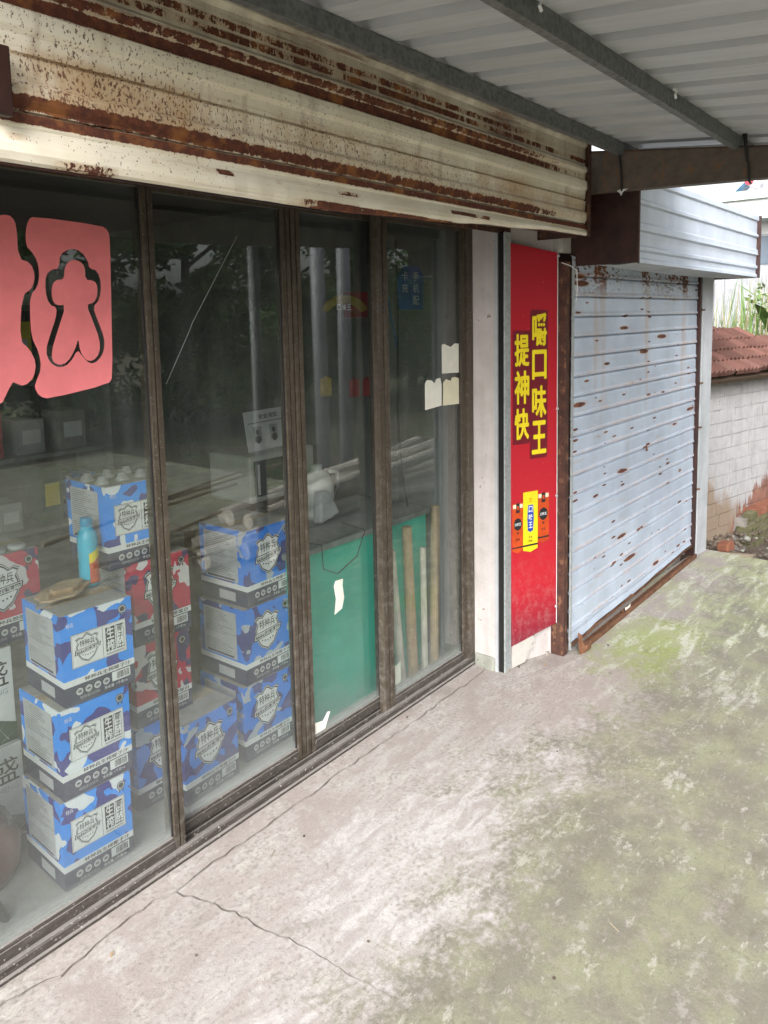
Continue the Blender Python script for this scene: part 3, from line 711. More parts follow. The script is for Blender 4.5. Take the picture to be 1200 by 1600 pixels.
# ================================================================== SECOND SHUTTER
def build_shutter2():
    t = thing('roller_shutter', 'closed pale blue roller shutter with rust spots, lower edge bent', 'shutter', (4.15, -.29, 0))
    n = 20; p = .0925; x0, x1 = 3.238, 5.082
    prof = [(.010, .0464), (.000, .0450), (-.006, .040), (-.0075, .030), (-.0078, .012), (-.0080, -.022), (-.0125, -.031), (-.0135, -.039), (-.007, -.0440), (.010, -.0455)]
    m = M(); nx = 24; rnd = random.Random(2)
    wv = [rnd.uniform(-.0012, .0012) for _ in range(nx + 1)]
    def pr(i): x = x0 - 4.15 + (x1 - x0) * i / nx; return [(x, dy + wv[i], dz) for dy, dz in prof]
    m.sweep(pr, nx + 1); me = m.mesh('slat', 'slat')
    for k in range(n):
        if k == 0: continue
        o = link('slat', me, t, (0, .0005 * (k % 3), .062 + p * k + .004), (0, 0, 0))
    # lowest slat is bent: its edge rises towards the far end
    b = M()
    def pb(i):
        f = i / nx; x = x0 + (x1 - x0) * f; zb = .034 + .030 * f + .010 * math.sin(f * 9) * f + wv[i] * 4; zt = .1125
        return [(x, -.286, zt), (x, -.294, zt - .010), (x, -.293, zt - .02), (x, -.292, zb + .022 + (zt - zb) * .3), (x, -.298 - .004 * f, zb + .012), (x, -.289, zb)]
    b.sweep(pb, nx + 1); part('bottom_slat', b, 'slat', t)
    e = M()
    def pe(i):
        f = i / nx; x = x0 + (x1 - x0) * f; zb = .034 + .030 * f + .010 * math.sin(f * 9) * f + wv[i] * 4; q = .006 + .005 * math.sin(i * 2.1) + (.008 if i % 7 == 3 else 0)
        return [(x, -.301 - .004 * f, zb + q), (x, -.304, zb - .004), (x, -.288, zb - .006)]
    part('rusty_hem', e.sweep(pe, nx + 1), 'rust', t)
    # head rails of the curtain close to the box
    part('guide_channel', M().box(3.195, 3.236, -.290, -.225, .0, 1.84), 'brown', t, bevel=.002)
    part('guide_face', M().box(3.2365, 3.2480, -.3050, -.296, .02, 1.83), 'galv_light', t)
    g2 = M().box(5.084, 5.112, -.318, -.262, .0, 1.835); part('guide_channel', g2, 'brown_dark', t)
    for z in (1.62, 1.15, .86, .45):
        part('guide_bolt', M().tube([(5.108, -.32, z), (5.128, -.332, z)], .006, 6), 'rust', t)
    # wire stubs at the top
    part('wire', M().tube([(3.185, -.270, 1.835), (3.205, -.30, 1.822), (3.222, -.326, 1.80), (3.228, -.327, 1.72), (3.226, -.323, 1.66)], .0025, 6), 'white', t, smooth=True)
    part('padlock_tongue', M().tube([(4.16, -.302, .86), (4.163, -.318, .872), (4.168, -.318, .845)], .007, 6), 'rust', t)
    # rail lying on the slab
    r = thing('floor_rail', 'rusty angle iron rail lying along the foot of the blue shutter', 'rail', (4.2, -.32, 0))
    pts = M(); pts.box(3.335, 5.06, -.345, -.338, .004, .030); pts.box(3.335, 5.06, -.3375, -.300, .004, .010)
    part('angle_iron', pts, 'rust', r)
    h = M(); h.plate([(0, 0), (.035, .0), (.05, .03), (.028, .05), (.03, .085), (.012, .10), (.005, .06)], (3.262, -.345, .0), (1, -.25, 0), (0, .15, 1), .008)
    part('bent_hook', h, 'rust', r); part('hook_block', M().box(3.295, 3.350, -.362, -.318, .006, .036), 'rust', r, bevel=.004)
    fl = M(); rnd = random.Random(4)
    for k in range(9):
        x = 3.55 + k * .165; s = rnd.uniform(.006, .018); x += rnd.uniform(-.06, .06); fl.plate([(0, 0), (s * 1.8, .004), (s * 1.6, s * .7), (s * .5, s)], (x, -.325 + rnd.uniform(-.006, .01), .012), (1, rnd.uniform(-.2, .2), 0), (0, .6, .8), .002)
    part('rust_flakes', fl, 'rust', r); r.children[-1]['kind'] = 'stuff'
    part('paint_flake', M().plate([(0, 0), (.06, .004), (.085, .016), (.04, .014), (.01, .018)], (3.86, -.335, .02), (1, 0, 0), (0, .5, .86), .002), 'paper', r)
    solo('stone_block', M().plate([(0, 0), (.16, .01), (.17, .14), (.08, .155), (.01, .13)], (4.90, -.235, .013), (1, 0, 0), (0, .1, 1), .13), 'stone', 'grey stone block showing under the lifted corner of the blue shutter', 'stone', base=(4.98, -.17, .01), bevel=.01)
build_shutter2()

def build_box2():
    t = thing('shutter_box', 'pale blue corrugated shutter box with dark brown side over the second shutter', 'shutter', (4.3, -.4, 1.82))
    # vertical profile, two lapped sheets
    prof = [(.0, 2.200), (.0, 2.172), (.010, 2.164), (.010, 2.135), (.010, 2.098), (.0, 2.090), (.0, 2.076), (.010, 2.068), (.010, 2.035), (.010, 2.000), (.0, 1.992), (.0, 1.972), (-.003, 1.970), (-.003, 1.962), (.008, 1.955), (.010, 1.930), (.010, 1.900), (.0, 1.892), (.0, 1.878), (.010, 1.870), (.010, 1.845), (.0, 1.838), (.0, 1.822)]
    xs = [3.286 + (5.385 - 3.286) * i / 30 for i in range(31)]
    rnd = random.Random(8); wv = [rnd.uniform(-.0015, .0015) for _ in xs]
    def pr(i):
        f = i / 30
        return [(xs[i] - (z - 2.0) * -.0, -.575 + dy + wv[i], z + (.006 * f if z > 2.1 else 0)) for dy, z in prof]
    part('front_sheet', M().sweep(pr, 31), 'box2', t)
    side = M().plate([(-.575, 1.822), (-.185, 1.834), (-.185, 2.190), (-.575, 2.200)], (3.283, 0, 0), (0, -1, 0), (0, 0, 1), .006) if False else M().box(3.276, 3.284, -.578, -.165, 1.822, 2.198)
    part('side_plate', side, 'brown_dark', t)
    part('edge_trim', M().box(3.2755, 3.290, -.583, -.5785, 1.818, 2.202), 'brown', t)
    # cream underside rolling back to the curtain
    und = M()
    def pu(i): x = 3.29 + (5.385 - 3.29) * i / 20; s = .012 * math.sin(i / 20 * math.pi); return [(x, -.572, 1.822), (x, -.50, 1.818 - s), (x, -.40, 1.822 - s), (x, -.30, 1.835)]
    part('underside', und.sweep(pu, 21), 'white_paint', t)
    part('top_sheet', M().box(3.286, 5.385, -.560, -.195, 2.198, 2.203), 'box2', t)
    part('end_plate', M().box(5.386, 5.392, -.590, -.20, 1.818, 2.208), 'brown_dark', t)
    part('inner_bracket', M().box(3.186, 3.275, -.205, -.170, 1.80, 1.845), 'brown_dark', t)
build_box2()

# ================================================================== CANOPY
def build_canopy():
    t = thing('canopy', 'grey corrugated metal canopy roof on galvanised purlins over the forecourt', 'canopy', (1.5, -1.6, 2.2))
    sl = .102
    def zr(y): return 2.316 + sl * (y + .54)
    # sheet: flats with raised ribs across x
    xs = []; x = .34; pitch = .172
    while x < 3.46:
        xs += [(x, 0), (x + .106, 0), (x + .117, .040), (x + .158, .040), (x + .1719, 0)]; x += pitch
    ys = [-.40, -.8, -1.2, -1.45, -1.70]
    rnd = random.Random(3)
    def pr(i): y = ys[i]; return [(a, y, zr(y) + h) for a, h in xs]
    part('roof_sheet', M().sweep(pr, len(ys)), 'roof', t)
    def pr2(i): return [(a, b, c + .003) for a, b, c in pr(i)]
    part('roof_sheet_top', M().sweep(pr2, len(ys)), 'roof', t)
    def purlin(y, zb, x1):
        m = M(); m.box(.34, x1, y, y + .004, zb, zb + .050); m.box(.34, x1, y + .0041, y + .024, zb, zb + .004); m.box(.34, x1, y + .0041, y + .024, zb + .046, zb + .0505)
        return part('purlin', m, 'galv', t)
    purlin(-.542, 2.262, 3.40); purlin(-.995, 2.2185, 3.45); purlin(-1.68, zr(-1.68) - .052, 3.45)
    # tapered cantilever beam
    bm = M(); pl = [(.30, 2.300), (.40, 2.294), (1.094, 2.2135), (1.72, 2.138), (1.72, 2.076), (1.097, 2.101), (.40, 2.125), (.30, 2.128)]
    bm.plate(pl, (3.20, 0, 0), (0, -1, 0), (0, 0, 1), .06)
    b = part('beam', bm, 'brown_grey', t)
    fl = M().plate([(.30, 2.3005), (.40, 2.2945), (1.094, 2.214), (1.72, 2.1385), (1.72, 2.1425), (1.094, 2.218), (.40, 2.2985), (.30, 2.3045)], (3.194, 0, 0), (0, -1, 0), (0, 0, 1), .072)
    part('flange', fl, 'brown', b)
    # tie wires from purlins round the beam
    for y, ztop in ((-.535, 2.318), (-1.03, 2.268)):
        zt = 2.294 - (-.4 - y) * .118; zb = 2.125 - (-.4 - y) * .034
        p = [(3.17, y + .012, ztop), (3.185, y + .010, zt + .01), (3.188, y + .004, zt - .05), (3.189, y, (zt + zb) / 2), (3.188, y - .004, zb + .01), (3.196, y - .002, zb - .006), (3.23, y, zb - .012)]
        part('tie_wire', M().tube(p, [.009, .006, .004, .0035, .0045, .005, .005], 6), 'wire', t, smooth=True)
    part('tape_tail', M().plate([(-.02, .0), (-.008, -.008), (0, -.022), (.008, -.006), (.03, .004), (.0, .006)], (3.192, -.535, 2.118), (0, -1, 0), (0, 0, 1), .002), 'white', t)
    for x, y in ((1.53, -.997), (2.40, -.997)):
        part('plastic_tie', M().tube([(x, y - .006, 2.270), (x + .012, y - .012, 2.262), (x + .004, y - .012, 2.250), (x + .016, y - .010, 2.243)], .004, 5), 'white', t)
    ang = M().box(3.12, 3.40, -.402, -.398, 2.300, 2.33)
    # posts at the outer edge
    for x in (3.23,):
        part('post', M().tube([(x, -1.66, -.02), (x, -1.66, zr(-1.66) - .052)], .035, 12), 'galv', t, smooth=True)
build_canopy()

# ================================================================== GLASS FRONT
def build_front():
    f = thing('door_frame', 'bronze aluminium frame and bottom track of the sliding glass doors', 'door frame', (1.4, .05, 0))
    tr = M()
    # stepped track: front lip, two grooves
    prof = [(.0, .004), (-.002, .014), (.004, .018), (.002, .038), (.006, .043), (.020, .043), (.022, .026), (.046, .026), (.047, .040), (.052, .040), (.053, .024), (.096, .024), (.097, .044), (.115, .044), (.116, .0)]
    xs = [-2.2, .0, .7, 1.4, 2.1, 2.879]
    tr.sweep(lambda i: [(xs[i], y, z) for y, z in prof], len(xs)); part('bottom_track', tr, 'track', f)
    j = M(); j.box(2.838, 2.8795, .004, .115, .044, 2.02); j.box(2.832, 2.8379, .02, .028, .044, 2.02); j.box(2.832, 2.8379, .06, .066, .044, 2.02)
    part('jamb', j, 'alu', f, bevel=.0015)
    part('head', M().box(-2.2, 2.8375, .005, .115, 1.992, 2.03), 'alu', f)
    # stile builder: grooved aluminium section
    def stile(m, x0, x1, y0, y1, z0, z1):
        w = x1 - x0
        m.box(x0, x0 + w * .42, y0, y1, z0, z1); m.box(x0 + w * .421, x0 + w * .579, y0 + .005, y1, z0, z1); m.box(x0 + w * .58, x1, y0 + .0012, y1, z0, z1)
    def sash(x0, x1, y, wl, wr, label, handle=None, low=.028):
        s = thing('sliding_door', label, 'sliding door', ((x0 + x1) / 2, y, .03), 0., 'sliding glass doors of the shop front')
        m = M(); stile(m, x0, x0 + wl, y, y + .030, low, 1.990); part('stile', m, 'alu', s, bevel=.001)
        m = M(); stile(m, x1 - wr, x1, y, y + .030, low, 1.990); part('stile', m, 'alu', s, bevel=.001)
        rz = .082
        m = M().box(x0 + wl + .0005, x1 - wr - .0005, y + .003, y + .027, low + .004, rz); m.box(x0 + wl + .0005, x1 - wr - .0005, y - .001, y + .0029, low + .012, rz - .010)
        part('bottom_rail', m, 'track', s, bevel=.002)
        part('top_rail', M().box(x0 + wl + .0005, x1 - wr - .0005, y + .003, y + .027, 1.968, 1.9905), 'alu', s)
        part('glass', M().box(x0 + wl - .002, x1 - wr + .002, y + .0125, y + .0175, rz - .004, 1.970), 'glass', s)
        # rubber bead
        b = M(); b.box(x0 + wl + .0005, x0 + wl + .004, y + .0085, y + .0124, rz, 1.967); b.box(x1 - wr - .004, x1 - wr - .0005, y + .0085, y + .0124, rz, 1.967)
        part('bead', b, 'black', s)
        return s
    sash(.40, 1.272, .020, .045, .038, 'leftmost sliding glass door with a faded red character sticker')
    sash(1.250, 1.832, .062, .040, .040, 'sliding glass door with a long white scratch, in front of blue cartons')
    sash(1.838, 2.300, .062, .042, .034, 'narrow sliding glass door in front of the teal counter')
    sash(2.238, 2.836, .020, .066, .026, 'rightmost sliding glass door with three torn white papers')
    sash(-.55, .432, .062, .045, .040, 'sliding glass door at the left end, mostly out of view') if False else None
    # keep the far left bay closed
    s = sash(-2.15, .410, .062, .045, .02, 'wide glass panel left of the sticker door')
build_front()

def build_glass_marks():
    # red sticker: two pieces (left character mostly cut by the frame edge)
    y = .0315
    o, u, v = (0, y, 0), UX, UZ
    def rr(x0, x1, z0, z1, r, n=5):
        out = []
        for cx, cz, a0 in ((x1 - r, z1 - r, 0), (x0 + r, z1 - r, 90), (x0 + r, z0 + r, 180), (x1 - r, z0 + r, 270)):
            for k in range(n + 1): a = R(a0 + 90 * k / n); out.append((cx + r * math.cos(a), cz + r * math.sin(a)))
        return out
    # pixel frame of the 960x1600 crop of the sticker: map to glass
    def P(px, py):
        # bilinear from crop pixels to glass x,z
        X_, Y_ = px / 3.2, 300 + py / 3.2
        tx = (X_ - (40 + (Y_ - 340) * .090)) / 130.0
        return (.926 + tx * .220 , 1.861 - (Y_ - 340 - tx * 8) * .00164)
    plate = [(135, 140), (160, 125), (500, 160), (540, 185), (550, 240), (565, 560), (582, 930), (560, 965), (250, 992), (205, 975), (178, 930), (185, 900), (210, 840), (195, 760), (160, 690), (150, 580), (150, 495), (185, 450), (192, 390), (180, 330), (150, 285), (128, 265), (122, 200)]
    hole = [(290, 300), (345, 272), (400, 290), (435, 340), (440, 372), (485, 385), (508, 450), (500, 530), (465, 566), (490, 630), (530, 720), (532, 790), (500, 840), (455, 850), (410, 800), (388, 770), (350, 835), (300, 850), (250, 820), (228, 760), (250, 680), (275, 610), (280, 556), (240, 540), (220, 470), (222, 400), (250, 374), (285, 370)]
    fig = [(315, 360), (345, 328), (390, 335), (418, 365), (422, 428), (460, 432), (485, 450), (488, 510), (470, 545), (430, 552), (460, 620), (505, 730), (508, 800), (470, 838), (430, 825), (400, 775), (392, 712), (375, 770), (340, 825), (300, 838), (262, 815), (258, 760), (285, 670), (325, 545), (280, 548), (255, 520), (250, 455), (270, 425), (312, 422)]
    left = [(-120, 150), (20, 120), (60, 128), (82, 170), (92, 320), (150, 340), (172, 400), (160, 460), (112, 490), (105, 700), (150, 740), (184, 810), (175, 880), (130, 915), (90, 895), (75, 885), (20, 1000), (-120, 1010)]
    s = thing('window_sticker', 'faded red cut-out character sticker on the leftmost glass door', 'sticker', (1.04, y, 1.44))
    m = M(); m.flat(fill2d([[P(*p) for p in smooth_poly(plate, 1)], [P(*p) for p in smooth_poly(hole, 1)]]), o, u, v, 0); part('backing', m, 'sticker', s)
    m = M(); m.flat(fill2d([[P(*p) for p in smooth_poly(fig, 1)]]), o, u, v, 0); part('character', m, 'sticker', s)
    m = M(); m.flat(fill2d([[P(*p) for p in smooth_poly(left, 1)]]), o, u, v, 0)
    props(solo('window_sticker', m, 'sticker', base=(.85, y, 1.44)), 'faded red sticker half cut off by the left edge of the picture', 'sticker')
    # torn papers on the right door
    def paper(pts, mat, label):
        m = M().plate(pts, (0, .0305, 0), UX, UZ, .0008); solo('taped_paper', m, mat, label, 'paper', 'torn papers on the right glass door', base=(pts[0][0], .03, pts[0][1]))
    paper([(2.676, 1.366), (2.806, 1.362), (2.807, 1.488), (2.775, 1.490), (2.745, 1.476), (2.715, 1.484), (2.692, 1.492), (2.676, 1.486)], 'paper', 'torn white paper, upper one of the three on the right glass door')
    paper([(2.550, 1.222), (2.670, 1.230), (2.672, 1.320), (2.662, 1.348), (2.635, 1.346), (2.618, 1.328), (2.600, 1.342), (2.565, 1.346), (2.551, 1.332)], 'paper', 'torn white paper, lower left of the three on the right glass door')
    paper([(2.680, 1.228), (2.806, 1.224), (2.807, 1.336), (2.780, 1.344), (2.752, 1.344), (2.742, 1.330), (2.705, 1.340), (2.684, 1.326)], 'paper2', 'yellowed torn paper, lower right of the three on the right glass door')
    # scratch on second pane
    m = M().tube([(1.322, .0712, 1.425), (1.412, .0712, 1.575), (1.425, .0712, 1.60), (1.612, .0712, 1.868)], .0007, 4)
    solo('glass_scratch', m, 'grey_print', 'long thin white scratch across the second glass door', 'scratch', base=(1.32, .0712, 1.425))
    # tape on the narrow door
    m = M().plate([(0, .0), (.042, .012), (.056, .05), (.048, .10), (.052, .125), (.010, .128), (.0, .11), (.010, .06)], (2.012, .0735, .505), UX, UZ, .0008)
    solo('paper_scrap', m, 'paper', 'narrow torn paper strip stuck on the glass over the teal counter', 'paper', base=(2.012, .0735, .505))
    m = M().plate([(0, 0), (.055, .0), (.085, .055), (.07, .06), (.045, .035), (.0, .045)], (1.888, .0735, .086), UX, UZ, .0008)
    solo('paper_scrap', m, 'paper', 'small torn paper scrap at the foot of the narrow glass door', 'paper', base=(1.888, .0735, .086))
    m = M().plate([(0, 0), (.055, .012), (.055, .10), (.0, .085)], (2.31, .040, .10), UX, UZ, .0008)
    solo('paper_scrap', m, 'paper', 'pale paper scrap in the lower left corner of the right glass door', 'paper', base=(2.31, .04, .10))
build_glass_marks()

# ================================================================== CARTONS
SHIELD = [(0, -.5), (.26, -.36), (.42, -.12), (.45, .12), (.38, .27), (.47, .40), (.33, .46), (.2, .42), (.08, .52), (0, .56), (-.08, .52), (-.2, .42), (-.33, .46), (-.47, .40), (-.38, .27), (-.45, .12), (-.42, -.12), (-.26, -.36)]
def shield(m, cx, cz, w, h, o, u, v, L, dark, white):
    def q(s): return [(cx + p[0] * w * s, cz + p[1] * h * s) for p in SHIELD]
    m.flat(fill2d([q(1.0)]), o, u, v, white, L); m.flat(fill2d([q(.93), q(.86)]), o, u, v, dark, L + .0004)
    m.flat(fill2d([q(1.0), q(.965)]), o, u, v, dark, L + .0004)
    put_text(m, '特种兵', cx - w * .30, cx + w * .30, cz + h * .10, cz + h * .33, o, u, v, dark, L + .0006, .01)
    m.flat(([(cx - w * .52, cz - h * .16), (cx + w * .50, cz - h * .07), (cx + w * .54, cz + h * .09), (cx - w * .49, cz + h * .02)], [(0, 1, 2, 3)]), o, u, v, dark, L + .0008)
    m.flat(([(cx - w * .48, cz - h * .135), (cx + w * .47, cz - h * .052), (cx + w * .50, cz + h * .07), (cx - w * .455, cz - h * .0)], [(0, 1, 2, 3)]), o, u, v, white, L + .0010)
    m.flat(([(cx - w * .45, cz - h * .115), (cx + w * .45, cz - h * .035), (cx + w * .47, cz + h * .05), (cx - w * .43, cz - h * .02)], [(0, 1, 2, 3)]), o, u, v, dark, L + .0012)
    put_text(m, '特种兵生榨', cx - w * .42, cx + w * .44, cz - h * .085, cz + h * .025, o, u, v, white, L + .0014, .01)
    for k in range(5): m.disc(cx + (k - 2) * w * .10, cz - h * .24 + abs(k - 2) * h * .02, w * .028, o, u, v, dark, L + .0006, 5)
def make_carton(kind, w, d, h, label):
    """local frame: front face at y=0 facing -y, x 0..w, z 0..h"""
    t = thing('drink_carton', label, 'carton', (0, 0, 0), 0., 'drink cartons stacked inside the glass doors')
    camo = {'label': 'camo_blue', 'shield': 'camo_blue2', 'red': 'camo_red'}[kind]
    b = M(); z1, z2 = h * .215, h * .285
    b.box(0, w, 0, d, 0.001, z1, 1); b.box(-.0004, w + .0004, -.0004, d + .0004, z1 + .0002, z2, 2); b.box(0, w, 0, d, z2 + .0002, h - .001, 0)
    part('body', b, [camo, 'navy_band', 'white'], t, world=False)
    part('tape', M().box(w * .02, w * .98, d * .5 - .022, d * .5 + .022, h + .0014, h + .0022), 'tape', t, world=False)
    part('flaps', M().box(.004, w - .004, .004, d * .497, h - .0008, h + .0012).box(.004, w - .004, d * .503, d - .004, h - .0008, h + .0012), 'card', t, world=False)
    o, u, v = (0, -.0005, 0), (1, 0, 0), (0, 0, 1); m = M(); D, Wt, G, Y = 0, 1, 2, 3
    name = '特种兵胶原蛋白' if kind == 'red' else '特种兵生榨椰子汁'
    put_text(m, name, w * .28, w * .94, z1 + (z2 - z1) * .18, z2 - (z2 - z1) * .14, o, u, v, D, .0004, .015)
    for k in range(4):
        m.disc(w * (.20 + .125 * k), h * .135, w * .047, o, u, v, Wt, .0004, 14); m.disc(w * (.20 + .125 * k), h * .135, w * .040, o, u, v, G, .0007, 14)
        m.rect(w * (.178 + .125 * k), w * (.222 + .125 * k), h * .128, h * .145, o, u, v, 4, .0010)
    m.rect(w * .66, w * .93, h * .10, h * .205, o, u, v, Wt, .0004)
    rnd = random.Random(9); x = w * .73
    while x < w * .90:
        q = rnd.choice((.001, .0016, .0026)); m.rect(x, x + q, h * .115, h * .192, o, u, v, D, .0008); x += q + rnd.choice((.001, .0018))
    put_text(m, '植物蛋白饮料', w * .20, w * .48, h * .045, h * .080, o, u, v, G, .0004); put_text(m, '净含量: 1千克×6', w * .54, w * .88, h * .045, h * .082, o, u, v, Wt, .0004)
    # badge
    m.disc(w * .86, h * .885, w * .062, o, u, v, D, .0004, 16); m.disc(w * .86, h * .885, w * .052, o, u, v, G, .0007, 16); m.disc(w * .86, h * .885, w * .036, o, u, v, D, .0010, 16)
    m.flat(([(w * .82, h * .84), (w * .83, h * .80), (w * .855, h * .83)], [(0, 1, 2)]), o, u, v, D, .0004); m.flat(([(w * .865, h * .83), (w * .89, h * .80), (w * .90, h * .84)], [(0, 1, 2)]), o, u, v, D, .0004)
    if kind == 'label':
        x0, x1, a, c = w * .12, w * .90, h * .40, h * .77
        m.rect(x0, x1, a, c, o, u, v, D, .0004); m.rect(x0 + .001, x1 - .001, a + .001, c - .001, o, u, v, Wt, .0007); m.rect(x0 + .003, x1 - .003, a + .003, c - .003, o, u, v, D, .0010); m.rect(x0 + .0037, x1 - .0037, a + .0037, c - .0037, o, u, v, Wt, .0013)
        shield(m, w * .34, (a + c) / 2, w * .35, h * .31, o, u, v, .0016, D, Wt)
        m.rect(w * .555, w * .561, a + .005, c - .005, o, u, v, D, .0016)
        m.rect(w * .60, w * .735, a + .016, c - .010, o, u, v, D, .0016)
        for k, ch in enumerate('生榨'): put_text(m, ch, w * .612, w * .722, h * (.60 - .145 * k), h * (.735 - .145 * k), o, u, v, Wt, .0020, .02)
        m.rect(w * .75, w * .865, a + .016, c - .010, o, u, v, D, .0016); m.rect(w * .757, w * .858, a + .019, c - .013, o, u, v, Wt, .0019)
        for k, ch in enumerate('椰子汁'): put_text(m, ch, w * .768, w * .848, h * (.645 - .095 * k), h * (.728 - .095 * k), o, u, v, D, .0022, .015)
        m.rect(w * .60, w * .865, a + .006, a + .012, o, u, v, G, .0016)
        put_text(m, '特兵', w * .07, w * .17, h * .855, h * .905, o, u, v, Wt, .0004)
    else:
        shield(m, w * .46, h * .62, w * .56, h * .52, o, u, v, .0008, D, Wt)
    part('front_print', m, ['ink', 'white', 'grey_print', 'yellow', 'navy_band'], t, world=False)
    # text panel on the side (faces -x)
    s = M(); o2, u2, v2 = (-.0005, 0, 0), (0, -1, 0), (0, 0, 1)
    s.rect(-d * .90, -d * .18, h * .31, h * .93, o2, u2, v2, 0, .0004)
    rnd = random.Random(3); z = h * .89
    while z > h * .36:
        e = d * rnd.uniform(.30, .66)
        if not (h * .52 < z < h * .58): s.rect(-d * .86, -d * .86 + e, z, z + h * .008, o2, u2, v2, 1, .0008)
        z -= h * .026
    s.rect(-d * .84, -d * .25, h * .325, h * .35, o2, u2, v2, 2, .0008)
    s.rect(-d * .60, -d * .25, h * .05, h * .17, o2, u2, v2, 0, .0004)
    part('side_panel', s, ['side_shade', 'shelf', 'navy_band'], t, world=False)
    return t
def build_cartons():
    cw, cd, ch = .215, .235, .265
    A = make_carton('label', cw, cd, ch, ''); B = make_carton('shield', .235, .25, .283, ''); C = make_carton('red', cw, cd, ch + .012, '')
    used = set()
    def put(proto, x, y, z, rz, label):
        if proto in used: o = copy_tree(proto)
        else: o = proto; used.add(proto)
        o.location = (x, y, z); o.rotation_euler = (0, 0, R(rz)); o['label'] = label
    put(A, .968, .168, .002, -2, 'blue camouflage drink carton with white label panel, bottom of the front left stack')
    put(A, .982, .166, .270, -1, 'blue camouflage drink carton with white label panel, middle of the front left stack')
    put(A, 1.003, .164, .538, -2.5, 'blue camouflage carton with white label panel, topmost of the front left stack')
    put(A, 1.246, .305, .838, -1, 'blue camouflage drink carton with bottles on it, standing highest, on red cartons')
    put(B, 1.303, .31, .002, 0, 'blue shield carton at floor level beneath the red cartons')
    put(C, 1.312, .305, .287, 0, 'lower of the two red camouflage cartons in the stack behind the front mullion')
    put(C, 1.318, .300, .566, -1, 'upper red camouflage carton, right under the highest blue carton')
    put(B, 1.412, .205, .002, 3, 'single blue shield carton on the floor left of the right-hand stack')
    put(B, 1.706, .245, .002, 0, 'blue shield carton, bottom of the right-hand stack')
    put(B, 1.722, .245, .288, 1, 'blue shield carton, middle of the right-hand stack')
    put(B, 1.742, .245, .574, 2, 'blue shield carton, top of the right-hand stack')
    put(C, .905, .50, .640, 0, 'red camouflage carton far left, on the white gift boxes')
    # bottle standing on the front left stack
    b = thing('juice_bottle', 'cyan plastic juice bottle with orange label standing on the front left cartons', 'bottle', (1.195, .335, .806))
    prof = [(.0, 0), (.026, 0), (.030, .006), (.030, .06), (.028, .075), (.030, .09), (.030, .150), (.026, .166), (.018, .178), (.016, .186), (.0, .186)]
    part('body', M().lathe(prof, (0, 0, 0), 24), 'cyan', b, True, world=False)
    lab = M(); n = 10
    for k in range(n):
        a0 = R(-115 + k * 13); a1 = R(-115 + (k + 1) * 13); r = .0306
        z0, z1 = .012, .075 + .035 * (k / n); z2 = z1 + .030
        for za, zb, mi in ((z0, z1, 0), (z1, z2, 1)): lab.add([(r * math.cos(a), r * math.sin(a), z) for a, z in ((a0, za), (a1, za), (a1, zb), (a0, zb))], [(0, 1, 2, 3)], mi)
    part('label_print', lab, ['orange', 'yellow'], b, world=False)
    part('cap', M().lathe([(.0175, .187), (.0185, .189), (.0185, .209), (.016, .212), (0, .212)], (0, 0, 0), 20), 'cyan_dark', b, True, world=False)
    # milk bottles on the highest carton, their caps catch the light
    for i in range(6):
        bx, by = 1.262 + .07 * (i % 3), .345 + .085 * (i // 3)
        q = thing('milk_bottle', 'small milky bottle cap end on the highest blue carton', 'bottle', (bx, by, 1.107), 0, 'bottles on the highest carton')
        part('body', M().lathe([(0, 0), (.024, 0), (.022, .010), (.014, .018), (.013, .026), (.0, .027)], (0, 0, 0), 16), 'clear', q, True, world=False)
    for i in range(4):
        bx, by = .945 + .06 * (i % 3), .52 + .07 * (i // 3)
        q = thing('drink_can', 'small can standing on the far left red carton', 'can', (bx, by, .921), 0, 'cans on the far left red carton')
        part('body', M().lathe([(0, 0), (.024, 0), (.026, .004), (.026, .010), (.023, .014), (.0, .012)], (0, 0, 0), 16), 'grey_print', q, True, world=False)
    # flattened straw mat / cardboard on the left stack
    m = M(); rnd = random.Random(6); pts = [(math.cos(a) * (.085 + rnd.uniform(-.015, .012)), math.sin(a) * (.055 + rnd.uniform(-.01, .012))) for a in [2 * math.pi * k / 16 for k in range(16)]]
    m.plate(pts, (1.088, .30, .828), (1, .1, .03), (0, 1, 0), .006); m.plate([(p[0] * .6, p[1] * .6) for p in pts], (1.10, .30, .842), (1, .1, .05), (0, 1, 0), .013)
    solo('paper_bag', m, 'kraft', 'crumpled brown paper bag lying on the front left cartons', 'bag', base=(1.08, .30, .806))
    m = M().plate([(0, 0), (.10, .02), (.11, .05), (.02, .035)], (.985, .26, .815), (1, 0, 0), (0, 1, 0), .008); solo('flattened_carton', m, 'card', 'grey torn cardboard flap on the front left cartons', 'cardboard', base=(1.03, .28, .806))
    # gift boxes behind the left stack
    def gift(x, y, z, h, lab):
        g = thing('gift_box', lab, 'box', (x, y, z), 0, 'white gift boxes at the far left')
        part('body', M().box(0, .30, 0, .20, 0, h), 'white', g, world=False, bevel=.003)
        p = M(); o, u, v = (0, -.0006, 0), (1, 0, 0), (0, 0, 1)
        p.flat(([(0.0, h * .02), (.30, h * .02), (.30, h * .20), (.15, h * .42), (.0, h * .50)], [(0, 1, 2, 3, 4)]), o, u, v, 0, .0003)
        rnd = random.Random(1)
        for k in range(12):
            a = rnd.uniform(.4, 2.2); L = rnd.uniform(.03, .09); bx = .05 + k * .02
            p.flat(([(bx, h * .05), (bx + .004, h * .05), (bx + math.cos(a) * L + .001, h * .05 + abs(math.sin(a)) * L)], [(0, 1, 2)]), o, u, v, 1, .0007)
        put_text(p, '盛', .20, .285, h * .62, h * .88, o, u, v, 2, .0005, .0); put_text(p, 'SHENG', .205, .28, h * .53, h * .585, o, u, v, 1, .0005)
